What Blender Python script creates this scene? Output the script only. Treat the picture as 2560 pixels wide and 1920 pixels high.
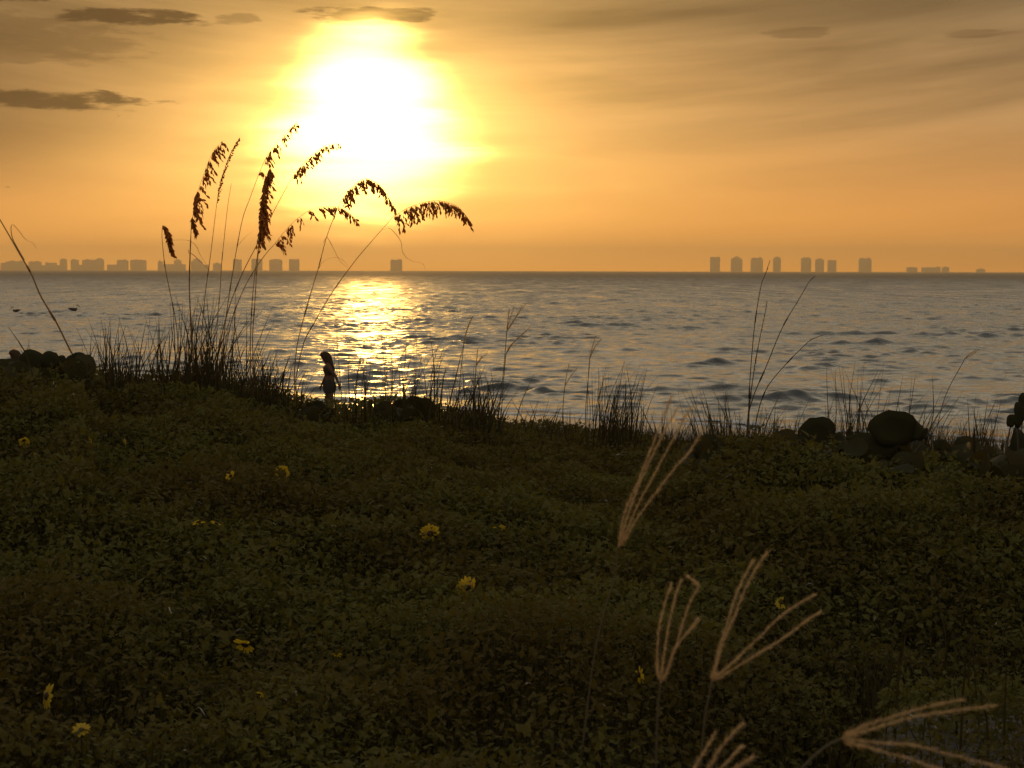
import bpy, math, random
import numpy as np
from mathutils import Vector, Matrix

random.seed(7)
rng = np.random.default_rng(11)
for o in list(bpy.data.objects):
    bpy.data.objects.remove(o)
scene = bpy.context.scene
col = scene.collection

# ------------------------------------------------------------------ camera
EYE = Vector((0.0, 0.0, 3.8))
FPX = 4100.0                       # focal length in pixels of the 2560 px wide photograph
PITCH = math.atan(283.5 / FPX)
ROLL = math.radians(0.134)
F_ = Vector((0, math.cos(PITCH), -math.sin(PITCH)))
U0 = Vector((0, math.sin(PITCH), math.cos(PITCH)))
R0 = Vector((1, 0, 0))
R_ = R0 * math.cos(ROLL) + U0 * math.sin(ROLL)
U_ = -R0 * math.sin(ROLL) + U0 * math.cos(ROLL)
cam_data = bpy.data.cameras.new("camera")
cam = bpy.data.objects.new("camera", cam_data)
col.objects.link(cam)
M = Matrix.Identity(4)
for i in range(3):
    M[i][0] = R_[i]; M[i][1] = U_[i]; M[i][2] = -F_[i]; M[i][3] = EYE[i]
cam.matrix_world = M
cam_data.sensor_width = 36.0
cam_data.lens = FPX / 2560.0 * 36.0
cam_data.clip_start = 0.05
cam_data.clip_end = 40000.0
cam_data.dof.use_dof = True
cam_data.dof.focus_distance = 11.0
cam_data.dof.aperture_fstop = 18.0
scene.camera = cam

def at(px, py, Y):
    """world point at distance Y seen at photo pixel (px, py)"""
    d = F_ + R_ * ((px - 1280.0) / FPX) + U_ * ((960.0 - py) / FPX)
    return EYE + d * (Y / d.y)

# ------------------------------------------------------------------ view, sky and sun
scene.view_settings.view_transform = 'Standard'
scene.view_settings.look = 'None'
scene.view_settings.exposure = 0.0
scene.view_settings.gamma = 1.0
scene.cycles.use_denoising = True
scene.cycles.max_bounces = 6
scene.cycles.diffuse_bounces = 3
scene.cycles.glossy_bounces = 3
scene.cycles.transmission_bounces = 3
scene.cycles.transparent_max_bounces = 8
scene.cycles.volume_bounces = 0
scene.cycles.sample_clamp_indirect = 4.0
scene.cycles.sample_clamp_direct = 40.0

SUN_AZ, SUN_EL = -4.95, 5.35          # degrees, azimuth from +Y towards +X

world = bpy.data.worlds.new("World")
scene.world = world
world.use_nodes = True
wt = world.node_tree
wt.nodes.clear()

class NX:
    """tiny expression helper for shader node trees"""
    def __init__(s, tree): s.t = tree
    def _in(s, sock, v):
        if isinstance(v, bpy.types.NodeSocket): s.t.links.new(v, sock)
        else: sock.default_value = v
    def m(s, op, a, b=None, c=None, clamp=False):
        n = s.t.nodes.new('ShaderNodeMath'); n.operation = op; n.use_clamp = clamp
        s._in(n.inputs[0], a)
        if b is not None: s._in(n.inputs[1], b)
        if c is not None: s._in(n.inputs[2], c)
        return n.outputs[0]
    def add(s, *a):
        r = a[0]
        for b in a[1:]: r = s.m('ADD', r, b)
        return r
    def mul(s, *a):
        r = a[0]
        for b in a[1:]: r = s.m('MULTIPLY', r, b)
        return r
    def sub(s, a, b): return s.m('SUBTRACT', a, b)
    def div(s, a, b): return s.m('DIVIDE', a, b)
    def maprange(s, v, a, b, c, d, smooth=True):
        n = s.t.nodes.new('ShaderNodeMapRange')
        n.interpolation_type = 'SMOOTHSTEP' if smooth else 'LINEAR'
        s._in(n.inputs[0], v)
        for k, x in enumerate((a, b, c, d)): s._in(n.inputs[1 + k], x)
        return n.outputs[0]
    def vec(s, x, y, z=0.0):
        n = s.t.nodes.new('ShaderNodeCombineXYZ')
        s._in(n.inputs[0], x); s._in(n.inputs[1], y); s._in(n.inputs[2], z)
        return n.outputs[0]
    def sep(s, v):
        n = s.t.nodes.new('ShaderNodeSeparateXYZ'); s._in(n.inputs[0], v)
        return n.outputs
    def noise(s, v, scale=1.0, detail=4.0, rough=0.5, dist=0.0):
        n = s.t.nodes.new('ShaderNodeTexNoise')
        if v is not None: s._in(n.inputs['Vector'], v)
        n.inputs['Scale'].default_value = scale
        n.inputs['Detail'].default_value = detail
        n.inputs['Roughness'].default_value = rough
        n.inputs['Distortion'].default_value = dist
        return n.outputs['Fac']
    def ramp(s, f, stops, interp='LINEAR'):
        n = s.t.nodes.new('ShaderNodeValToRGB'); s._in(n.inputs[0], f)
        cr = n.color_ramp; cr.interpolation = interp
        while len(cr.elements) < len(stops): cr.elements.new(0.5)
        for e, (p, c) in zip(cr.elements, stops):
            e.position = p; e.color = (*c, 1)
        return n.outputs[0]
    def mix(s, f, a, b, blend='MIX'):
        n = s.t.nodes.new('ShaderNodeMix'); n.data_type = 'RGBA'; n.blend_type = blend
        n.clamp_result = False
        s._in(n.inputs[0], f)
        s._in(n.inputs[6], a if isinstance(a, bpy.types.NodeSocket) else (*a, 1))
        s._in(n.inputs[7], b if isinstance(b, bpy.types.NodeSocket) else (*b, 1))
        return n.outputs[2]
    def scale_col(s, c, k):
        n = s.t.nodes.new('ShaderNodeVectorMath'); n.operation = 'SCALE'
        if isinstance(c, bpy.types.NodeSocket): s.t.links.new(c, n.inputs[0])
        else: n.inputs[0].default_value = c
        s._in(n.inputs[3], k)
        return n.outputs[0]
    def add_col(s, a, b):
        n = s.t.nodes.new('ShaderNodeVectorMath'); n.operation = 'ADD'
        s._in(n.inputs[0], a); s._in(n.inputs[1], b)
        return n.outputs[0]

X = NX(wt)
tc = wt.nodes.new('ShaderNodeTexCoord')
dx, dy, dz = X.sep(tc.outputs['Generated'])
u = X.m('DEGREES', X.m('ARCTAN2', dx, dy))
v = X.m('DEGREES', X.m('ARCSINE', X.m('MAXIMUM', X.m('MINIMUM', dz, 1.0), -1.0)))
vpos = X.m('MAXIMUM', v, 0.0)
tt = X.m('SQRT', X.div(vpos, 90.0))
away = X.maprange(X.m('ABSOLUTE', X.sub(u, SUN_AZ)), 12.0, 100.0, 0.0, 1.0)
# the Nishita sky gives the open sky overhead; the low evening haze and cloud deck lie over it
sky = wt.nodes.new('ShaderNodeTexSky')
sky.sky_type = 'NISHITA'
sky.sun_disc = False
sky.sun_elevation = math.radians(SUN_EL)
sky.sun_rotation = math.radians(SUN_AZ)
sky.air_density = 1.6
sky.dust_density = 4.0
sky.ozone_density = 1.0
nishita = X.scale_col(sky.outputs[0], 0.06)
deck = X.ramp(tt, [(0.0, (2.05, .66, .036)), (.10, (1.30, .475, .066)), (.18, (.74, .320, .088)), (.236, (.49, .264, .106)), (.272, (.33, .190, .084)), (.325, (.235, .155, .076)),
                   (.395, (1.0, .84, .58)), (.60, (.60, .55, .45)), (.80, (.43, .42, .40)), (1.0, (.38, .39, .40))])
deck_far = X.ramp(tt, [(0.0, (.27, .215, .18)), (.325, (.33, .29, .25)), (.60, (.38, .36, .34)), (1.0, (.38, .39, .40))])
deck = X.mix(away, deck, deck_far)
base = X.add_col(X.scale_col(deck, 0.9), X.scale_col(nishita, 0.10))
# long streaks of thin cloud
vb = X.sub(v, X.mul(X.mul(u, u), 0.0042))
n1 = X.noise(X.vec(X.mul(u, 0.045), X.mul(vb, 0.62), 3.1), 1.0, 5.0, 0.55, 0.35)
n2 = X.noise(X.vec(X.mul(u, 0.16), X.mul(vb, 1.7), 9.4), 1.0, 4.0, 0.55, 0.3)
high = X.maprange(v, 2.0, 8.0, 0.0, 1.0)
streak = X.add(X.mul(X.sub(n1, 0.5), 1.25), X.mul(X.sub(n2, 0.5), 0.45))
base = X.scale_col(base, X.m('MAXIMUM', X.add(1.0, X.mul(streak, X.add(0.28, X.mul(high, 1.25)))), 0.35))
# glow of the veiled sun
du = X.sub(u, SUN_AZ)
dv = X.sub(v, SUN_EL)
n3 = X.noise(X.vec(X.mul(u, 0.15), X.mul(v, 0.95), 1.7), 1.0, 4.0, 0.5, 0.4)
n3 = X.sub(n3, 0.5)
a1 = X.mul(du, X.maprange(dv, -1.6, 1.2, 0.80, 1.22)); b1 = X.mul(X.add(dv, .15), 0.86)
r1 = X.m('MAXIMUM', X.add(X.m('SQRT', X.add(X.mul(a1, a1), X.mul(b1, b1))), X.mul(n3, 3.2)), 0.0)
a2 = X.mul(du, X.maprange(dv, -3.0, 3.0, 0.58, 0.96)); b2 = X.mul(dv, X.maprange(dv, -1.5, 1.5, 0.95, 1.62))
r2 = X.m('MAXIMUM', X.add(X.m('SQRT', X.add(X.mul(a2, a2), X.mul(b2, b2))), X.mul(n3, 2.2)), 0.0)
veil = X.add(X.mul(X.m('EXPONENT', X.mul(X.m('POWER', X.div(r1, 2.7), 4.0), -1.0)), 8.2), X.mul(X.m('EXPONENT', X.div(r2, -2.55)), 3.7), X.mul(X.m('EXPONENT', X.div(r2, -6.0)), 0.20))
glow = X.scale_col((1.0, 0.575, 0.135), veil)
thin = None
for (cu, cv, a, b, op) in ((-18.5, 4.6, 6.0, 2.0, .52), (-16.0, 8.2, 7.0, 1.6, .40), (9.0, 8.6, 9.0, .7, .30), (15.0, 9.3, 6.0, 1.0, .30)):
    e1 = X.div(X.sub(u, cu), a); e2 = X.div(X.sub(vb if cu > 0 else v, cv - (.0042 * cu * cu if cu > 0 else 0)), b)
    g = X.mul(X.m('EXPONENT', X.mul(X.add(X.mul(e1, e1), X.mul(e2, e2)), -1.0)), op)
    thin = g if thin is None else X.add(thin, g)
thin = X.m('MAXIMUM', X.sub(1.0, X.mul(thin, X.add(0.75, X.mul(n1, 0.5)))), 0.3)
base = X.scale_col(base, thin)
glow = X.scale_col(glow, thin)
# the few dark low clouds
nc = X.noise(X.vec(X.mul(u, .75), X.mul(v, 3.4), 0.0), 1.0, 7.0, 0.6, 0.25)
nc2 = X.noise(X.vec(X.mul(u, 0.35), X.mul(v, 1.2), 5.0), 1.0, 3.0, 0.5, 0.0)
cloud = None
for (cu, cv, a, b, op) in ((-13.1, 8.40, 2.7, 0.30, .93), (-17.3, 8.92, 2.0, 0.17, .85), (-9.5, 8.45, .8, .2, .42), (-4.95, 8.70, 2.4, .24, .75),
                           (-16.9, 5.62, 5.0, .34, .94), (9.7, 8.05, 1.1, .2, .36), (15.7, 7.85, 1.3, .14, .36), (-16.5, 7.6, 4.4, .9, .38),
                           (-5.2, 8.42, 1.3, .10, .3)):
    e1 = X.div(X.sub(u, cu), a); e2 = X.div(X.sub(v, cv), b)
    d2 = X.add(X.m('POWER', X.m('ABSOLUTE', e1), 3.0), X.m('POWER', X.m('ABSOLUTE', e2), 2.6))
    val = X.sub(X.add(1.0, X.mul(X.sub(nc, 0.5), 4.2), X.mul(X.sub(nc2, 0.5), 1.2)), d2)
    mk = X.mul(X.maprange(val, -0.05, 0.85, 0.0, 1.0), op)
    cloud = mk if cloud is None else X.m('MAXIMUM', cloud, mk)
base = X.mix(cloud, base, (.075, .038, .014))
glow = X.scale_col(glow, X.sub(1.0, X.mul(cloud, 0.62)))
total = X.add_col(base, glow)
below = X.maprange(v, -1.5, -0.05, 1.0, 0.0)
total = X.mix(below, total, (.10, .085, .06))
bg = wt.nodes.new('ShaderNodeBackground')
wt.links.new(total, bg.inputs[0])
bg.inputs[1].default_value = 1.0
wo = wt.nodes.new('ShaderNodeOutputWorld')
wt.links.new(bg.outputs[0], wo.inputs[0])

sun_data = bpy.data.lights.new("sun", 'SUN')
sun_data.energy = 0.27
sun_data.angle = math.radians(1.2)
sun_data.color = (1.0, 0.50, 0.11)
sun = bpy.data.objects.new("sun", sun_data)
col.objects.link(sun)
sd = Vector((math.sin(math.radians(SUN_AZ)) * math.cos(math.radians(SUN_EL)),
             math.cos(math.radians(SUN_AZ)) * math.cos(math.radians(SUN_EL)), math.sin(math.radians(SUN_EL))))
sun.rotation_euler = (-sd).to_track_quat('-Z', 'Y').to_euler()
sun.location = (0, 60, 40)

# ------------------------------------------------------------------ helpers
def tag(o, label=None, cat=None, group=None, kind=None):
    if label: o['label'] = label
    if cat: o['category'] = cat
    if group: o['group'] = group
    if kind: o['kind'] = kind
    return o

def empty(name, loc):
    o = bpy.data.objects.new(name, None)
    o.location = loc
    o.empty_display_size = 0.1
    col.objects.link(o)
    return o

class MB:
    """collects vertices and polygons, then links them as ONE mesh object"""
    def __init__(s): s.v = []; s.f = []; s.n = 0
    def add(s, verts, faces):
        verts = np.asarray(verts, dtype=np.float64).reshape(-1, 3)
        s.v.append(verts)
        for f in faces: s.f.append([i + s.n for i in f])
        s.n += len(verts)
    def build(s, name, mat, parent=None, smooth=True, origin=None):
        V = np.concatenate(s.v) if s.v else np.zeros((0, 3))
        if parent is not None: V = V - np.array(parent_world(parent))
        elif origin is not None: V = V - np.array(origin)
        me = bpy.data.meshes.new(name)
        me.from_pydata(V.tolist(), [], s.f)
        if smooth:
            me.polygons.foreach_set('use_smooth', np.ones(len(me.polygons), dtype=bool))
        me.materials.append(mat)
        o = bpy.data.objects.new(name, me)
        col.objects.link(o)
        if parent is not None: o.parent = parent
        elif origin is not None: o.location = origin
        return o

def parent_world(p):
    l = Vector(p.location)
    while p.parent is not None:
        p = p.parent; l = l + p.location
    return l

def big_mesh(name, V, Fc, mat, smooth=False):
    """fast mesh from numpy arrays; Fc is an (n,k) index array"""
    me = bpy.data.meshes.new(name)
    n, k = Fc.shape
    me.vertices.add(len(V)); me.vertices.foreach_set('co', V.astype(np.float32).ravel())
    me.loops.add(n * k); me.loops.foreach_set('vertex_index', Fc.astype(np.int32).ravel())
    me.polygons.add(n)
    me.polygons.foreach_set('loop_start', np.arange(0, n * k, k, dtype=np.int32))
    me.polygons.foreach_set('loop_total', np.full(n, k, dtype=np.int32))
    me.polygons.foreach_set('use_smooth', np.full(n, smooth, dtype=bool))
    me.update(calc_edges=True)
    me.materials.append(mat)
    o = bpy.data.objects.new(name, me)
    col.objects.link(o)
    return o

def spline(pts, n):
    """Catmull-Rom through 3D points"""
    P = [np.array(p, dtype=float) for p in pts]
    P = [2 * P[0] - P[1]] + P + [2 * P[-1] - P[-2]]
    out = []
    segs = len(P) - 3
    for k in range(n):
        t = k / (n - 1) * segs
        i = min(int(t), segs - 1); f = t - i
        a, b, c, d = P[i], P[i + 1], P[i + 2], P[i + 3]
        out.append(0.5 * ((2 * b) + (c - a) * f + (2 * a - 5 * b + 4 * c - d) * f * f + (3 * b - a - 3 * c + d) * f ** 3))
    return np.array(out)

def tube(mb, pts, radii, sides=5):
    pts = np.asarray(pts, dtype=float)
    n = len(pts)
    radii = np.broadcast_to(np.asarray(radii, dtype=float), (n,))
    T = np.gradient(pts, axis=0)
    T /= np.linalg.norm(T, axis=1)[:, None] + 1e-12
    ref = np.array((0.31, 0.9, 0.2)); ref /= np.linalg.norm(ref)
    A = np.cross(T, ref); A /= np.linalg.norm(A, axis=1)[:, None] + 1e-9
    B = np.cross(T, A)
    V = []
    for i in range(n):
        for k in range(sides):
            a = 2 * math.pi * k / sides
            V.append(pts[i] + (A[i] * math.cos(a) + B[i] * math.sin(a)) * radii[i])
    Fc = []
    for i in range(n - 1):
        for k in range(sides):
            k2 = (k + 1) % sides
            Fc.append((i * sides + k, i * sides + k2, (i + 1) * sides + k2, (i + 1) * sides + k))
    Fc.append(tuple(range(sides))[::-1]); Fc.append(tuple((n - 1) * sides + k for k in range(sides)))
    mb.add(V, Fc)

def ribbon(mb, pts, widths, side, fold=0.25):
    """a blade: folded strip along pts, `side` = across vector"""
    pts = np.asarray(pts, dtype=float); n = len(pts)
    side = np.asarray(side, dtype=float); side = side / (np.linalg.norm(side) + 1e-9)
    T = np.gradient(pts, axis=0); T /= np.linalg.norm(T, axis=1)[:, None] + 1e-9
    V = []; Fc = []
    for i in range(n):
        w = widths[i] * 0.5
        nr = np.cross(T[i], side)
        V += [pts[i] - side * w, pts[i] + nr * w * fold, pts[i] + side * w]
    for i in range(n - 1):
        a = i * 3
        Fc += [(a, a + 1, a + 4, a + 3), (a + 1, a + 2, a + 5, a + 4)]
    mb.add(V, Fc)

def vnoise(x, y, seed=0):
    """smooth 2D value noise, -1..1"""
    r = np.random.default_rng(seed).uniform(-1, 1, (64, 64))
    xi = np.floor(x).astype(int); yi = np.floor(y).astype(int)
    fx = x - xi; fy = y - yi
    fx = fx * fx * (3 - 2 * fx); fy = fy * fy * (3 - 2 * fy)
    g = lambda a, b: r[a % 64, b % 64]
    return (g(xi, yi) * (1 - fx) + g(xi + 1, yi) * fx) * (1 - fy) + (g(xi, yi + 1) * (1 - fx) + g(xi + 1, yi + 1) * fx) * fy

def sstep(a, b, x):
    t = np.clip((x - a) / (b - a), 0, 1)
    return t * t * (3 - 2 * t)

# ------------------------------------------------------------------ materials
def new_mat(name):
    m = bpy.data.materials.new(name); m.use_nodes = True
    m.node_tree.nodes.clear()
    return m, NX(m.node_tree)

def out(m, shader, vol=None):
    o = m.node_tree.nodes.new('ShaderNodeOutputMaterial')
    if shader is not None: m.node_tree.links.new(shader, o.inputs[0])
    if vol is not None: m.node_tree.links.new(vol, o.inputs[1])

def principled(N, colr, rough=0.6, spec=0.5, ior=1.45, normal=None):
    p = N.t.nodes.new('ShaderNodeBsdfPrincipled')
    N._in(p.inputs['Base Color'], colr if isinstance(colr, bpy.types.NodeSocket) else (*colr, 1))
    N._in(p.inputs['Roughness'], rough)
    p.inputs['IOR'].default_value = ior
    p.inputs['Specular IOR Level'].default_value = spec
    if normal is not None: N.t.links.new(normal, p.inputs['Normal'])
    return p.outputs[0]

def leaf_mat(name, c1, c2, trans, tmul=1.6, rough=0.55, spec=0.3, tint=(1.25, 1.05, .45)):
    """leaf: colour varies from leaf to leaf, light comes through"""
    m, N = new_mat(name)
    g = N.t.nodes.new('ShaderNodeNewGeometry')
    tcn = N.t.nodes.new('ShaderNodeTexCoord')
    nz = N.noise(tcn.outputs['Object'], 2.2, 3.0, 0.6)
    f = N.m('ADD', N.mul(g.outputs['Random Per Island'], 0.65), N.mul(nz, 0.5), clamp=True)
    c = N.mix(f, c1, c2)
    if name == 'sunflower_leaf':
        big = N.maprange(N.noise(tcn.outputs['Object'], 1.1, 4.0, .6), .38, .62, 0.0, 1.0)
        c = N.mix(big, N.mix(1.0, c, (.92, .80, .70), 'MULTIPLY'), N.mix(1.0, c, (1.12, 1.20, 1.0), 'MULTIPLY'))
    p = principled(N, c, rough, spec)
    t = N.t.nodes.new('ShaderNodeBsdfTranslucent')
    N.t.links.new(N.mix(1.0, c, tuple(q * tmul for q in tint), 'MULTIPLY'), t.inputs[0])
    mx = N.t.nodes.new('ShaderNodeMixShader'); mx.inputs[0].default_value = trans
    N.t.links.new(p, mx.inputs[1]); N.t.links.new(t.outputs[0], mx.inputs[2])
    out(m, mx.outputs[0])
    return m

M_COVER = leaf_mat('sunflower_leaf', (.070, .060, .018), (.095, .080, .025), .28, 1.4, .8, .06, tint=(1.15, 1.08, .42))
M_GRASS = leaf_mat('dune_grass', (.030, .024, .010), (.055, .042, .017), .15, 1.2, .8, .05)
M_STRAW = leaf_mat('straw_stem', (.30, .17, .05), (.42, .25, .08), .5, 1.1)
M_STALK = leaf_mat('dry_stalk', (.05, .035, .016), (.08, .055, .025), .15, 1.0)
M_STEM = leaf_mat('finger_stem', (.10, .075, .035), (.15, .11, .05), .2, 1.0)
M_SEED = leaf_mat('oat_spikelet', (.50, .25, .06), (.66, .36, .10), .68, 1.2)
M_GRAPE = leaf_mat('sea_grape_leaf', (.026, .024, .008), (.044, .036, .012), .24, 1.7, .6, .08)
M_BARK = leaf_mat('bark', (.09, .07, .045), (.15, .11, .07), .0)
M_PETAL = leaf_mat('yellow_petal', (.52, .36, .03), (.64, .45, .04), .5, .9, tint=(1.1, 1.05, .5))
M_DISC = leaf_mat('flower_disc', (.035, .018, .008), (.06, .03, .012), .0)
M_FINGER = leaf_mat('finger_spike', (.58, .45, .28), (.74, .60, .40), .72, .98, tint=(1.1, .95, .65))
M_DRY = leaf_mat('dry_leaf', (.16, .12, .08), (.42, .36, .27), .2, 1.0, .5, .4)
M_BIRD = leaf_mat('feather', (.07, .058, .048), (.10, .08, .06), .0, 1, .8, .03)
M_SKIN = leaf_mat('skin', (.10, .058, .036), (.12, .07, .043), .0, 1, .7, .03)
M_HAIR = leaf_mat('hair', (.05, .03, .018), (.05, .032, .018), .0, 1, .8, .03)
M_CLOTH = leaf_mat('dark_cloth', (.035, .03, .026), (.045, .04, .034), .0, 1, .9, .0)

def sand_mat():
    m, N = new_mat('sand')
    tcn = N.t.nodes.new('ShaderNodeTexCoord')
    ob = tcn.outputs['Object']
    n1 = N.noise(ob, 0.8, 5.0, 0.6); n2 = N.noise(ob, 45.0, 4.0, 0.7)
    c = N.mix(n1, (.085, .075, .062), (.14, .125, .10))
    c = N.mix(N.mul(n2, 0.6), c, (.11, .095, .075))
    x, y, z = N.sep(ob)
    wet = N.maprange(N.add(z, N.mul(N.sub(n1, 0.5), .12)), 0.02, 0.22, 1.0, 0.0)
    c = N.mix(N.mul(wet, 0.75), c, (.07, .06, .045))
    rough = N.maprange(wet, 0, 1, .9, .28)
    b = N.t.nodes.new('ShaderNodeBump'); b.inputs['Strength'].default_value = .5; b.inputs['Distance'].default_value = .02
    N.t.links.new(N.add(N.mul(n2, .5), N.mul(N.noise(ob, 6.0, 4.0, .6), 1.5)), b.inputs['Height'])
    out(m, principled(N, c, rough, .4, 1.4, b.outputs[0]))
    return m

def water_mat():
    m, N = new_mat('sea_water')
    tcn = N.t.nodes.new('ShaderNodeTexCoord')
    x, y, z = N.sep(tcn.outputs['Object'])
    near = N.maprange(y, 30.0, 900.0, 1.0, 0.0, False)
    h1 = N.noise(N.vec(N.mul(x, 1.4), N.mul(y, 2.6)), 1.0, 4.0, .6, .3)
    h2 = N.noise(N.vec(N.mul(x, .12), N.mul(y, .34), 4.0), 1.0, 5.0, .65, .2)
    far = N.maprange(y, 300.0, 1200.0, 0.0, 1.0)
    b1 = N.t.nodes.new('ShaderNodeBump'); b1.inputs['Strength'].default_value = 1.0; N._in(b1.inputs['Distance'], N.maprange(y, 40.0, 140.0, .035, .085))
    N.t.links.new(h1, b1.inputs['Height'])
    b2 = N.t.nodes.new('ShaderNodeBump'); b2.inputs['Strength'].default_value = 1.0
    N.t.links.new(N.mul(far, 1.6), b2.inputs['Distance'])
    N.t.links.new(h2, b2.inputs['Height']); N.t.links.new(b1.outputs[0], b2.inputs['Normal'])
    pn = N.noise(N.vec(N.mul(x, .75), N.mul(y, .24), 2.0), 1.0, 6.0, .65, .2)
    pf = N.noise(N.vec(N.mul(x, .22), N.mul(y, .030), 7.0), 1.0, 6.0, .66, .2)
    pt = N.add(N.mul(N.sub(pn, .5), N.maprange(y, 80.0, 500.0, .8, .25)), N.mul(N.sub(pf, .5), N.maprange(y, 60.0, 350.0, .25, 1.15)))
    rough = N.m('MINIMUM', N.m('MAXIMUM', N.add(.10, N.mul(N.m('POWER', N.div(N.m('MAXIMUM', N.sub(y, 25.0), 0.0), 500.0), .6), .33), N.mul(pt, .85)), .07), .66)
    out(m, principled(N, (.030, .030, .024), rough, .5, 1.333, b2.outputs[0]))
    return m

def concrete_mat():
    m, N = new_mat('pale_tower_walls')
    tcn = N.t.nodes.new('ShaderNodeTexCoord')
    x, y, z = N.sep(tcn.outputs['Object'])
    fl = N.m('FRACT', N.div(z, 3.2))
    win = N.mul(N.m('GREATER_THAN', fl, .45), N.m('GREATER_THAN', N.m('FRACT', N.div(N.add(x, N.mul(y, .7)), 5.0)), .35))
    c = N.mix(win, (.52, .45, .38), (.16, .15, .15))
    out(m, principled(N, c, .7))
    return m
M_SAND = sand_mat(); M_WATER = water_mat(); M_TOWER = concrete_mat()

# ------------------------------------------------------------------ terrain: dune, beach, sea bed
def inland(x, y):
    """metres inland from the water's edge"""
    return (43.2 - y - 0.65 * x) / 1.193 + 0.35 * np.sin(x * 0.55) + 0.2 * np.sin(x * 1.4 + 1.0)

CREST_PX = np.array([-900, 0, 50, 200, 240, 300, 420, 520, 600, 700, 760, 800, 850, 950, 1070, 1100, 1200, 1300, 1450, 1600, 1700, 1900, 2100, 2300, 2560, 3400], float)
CREST_PY = np.array([930, 932, 925, 930, 938, 948, 948, 955, 970, 995, 1010, 1016, 1022, 1016, 1018, 1030, 1042, 1064, 1080, 1092, 1114, 1136, 1138, 1150, 1158, 1170], float)

def crest_py(px): return np.interp(px, CREST_PX, CREST_PY)

YC = 10.0
def canopy_z(x, y):
    """height of the top of the plant cover on the dune"""
    x = np.asarray(x, float); y = np.asarray(y, float)
    px = 1280 + x / np.maximum(y, 2.0) * FPX
    zc = EYE.z - (crest_py(px) - 677.0) / FPX * np.minimum(YC, np.maximum(YC - 2.8 * sstep(1640, 1860, px) - 1.6 * sstep(270, 190, px), 1))
    near = 2.93 + 0.05 * vnoise(x * 0.9, y * 0.9, 3)
    YCp = YC - 2.8 * sstep(1640, 1860, px) - 1.6 * sstep(270, 190, px)
    t = sstep(3.5, YCp, y)
    z = near * (1 - t) + zc * t
    z = z + 0.08 * vnoise(x * 1.6 + 5, y * 1.3, 4) * (1 - 0.7 * t) + 0.065 * vnoise(x * 4.2, y * 3.7, 5) * (1 - 0.3 * t)
    z = z - 0.30 * sstep(-.7, .15, x - (0.19 * y + 0.06)) * sstep(5.8, 4.1, y)
    z = z - np.maximum(y - YCp, 0) * 0.20
    return z

def clearing(x, y):
    """1 in the sandy gap at the lower right"""
    a = sstep(-0.12, 0.12, x - (0.19 * y + 0.06) + 0.10 * vnoise(x * 5, y * 5, 8))
    return a * sstep(4.35, 3.95, y + 0.15 * vnoise(x * 3, y * 3, 9))

def terrain_z(x, y):
    s = inland(x, y)
    z = np.where(s < 0, 0.045 * s, 0.035 * s)
    z = np.where(s > 12, 0.42 + (s - 12) * 0.03, z)
    z = np.maximum(z, -3.0)
    dune = 2.42 + 0.06 * vnoise(x * 0.5, y * 0.5, 2)
    t = sstep(14.5, 26.0, s)
    z = z * (1 - t) + dune * t
    z = z + 0.30 * clearing(x, y) + 0.03 * vnoise(x * 2.1, y * 2.1, 6) * sstep(1, 6, s)
    return z

def grid(xs, ys, zf):
    Xg, Yg = np.meshgrid(xs, ys)
    V = np.stack([Xg.ravel(), Yg.ravel(), zf(Xg, Yg).ravel()], 1)
    nx, ny = len(xs), len(ys)
    i = np.arange(ny - 1)[:, None] * nx + np.arange(nx - 1)[None, :]
    i = i.ravel()
    return V, np.stack([i, i + 1, i + nx + 1, i + nx], 1)

def seq(*segs):
    r = []
    for a, b, s in segs: r += list(np.arange(a, b, s))
    return np.array(r + [segs[-1][1]])
tx = seq((-4000, -400, 300), (-400, -40, 20), (-40, -16, 1.5), (-16, -4, .3), (-4, 4, .1), (4, 16, .3), (16, 40, 1.5), (40, 400, 20), (400, 4000, 300))
ty = seq((-4000, -300, 300), (-300, -20, 20), (-20, 0, 1.0), (0, 6, .1), (6, 26, .3), (26, 60, .35), (60, 140, 4.0), (140, 3200, 170))
V, Fc = grid(tx, ty, terrain_z)
beach = big_mesh('beach_sand', V, Fc, M_SAND, True)
tag(beach, kind='structure')

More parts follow.
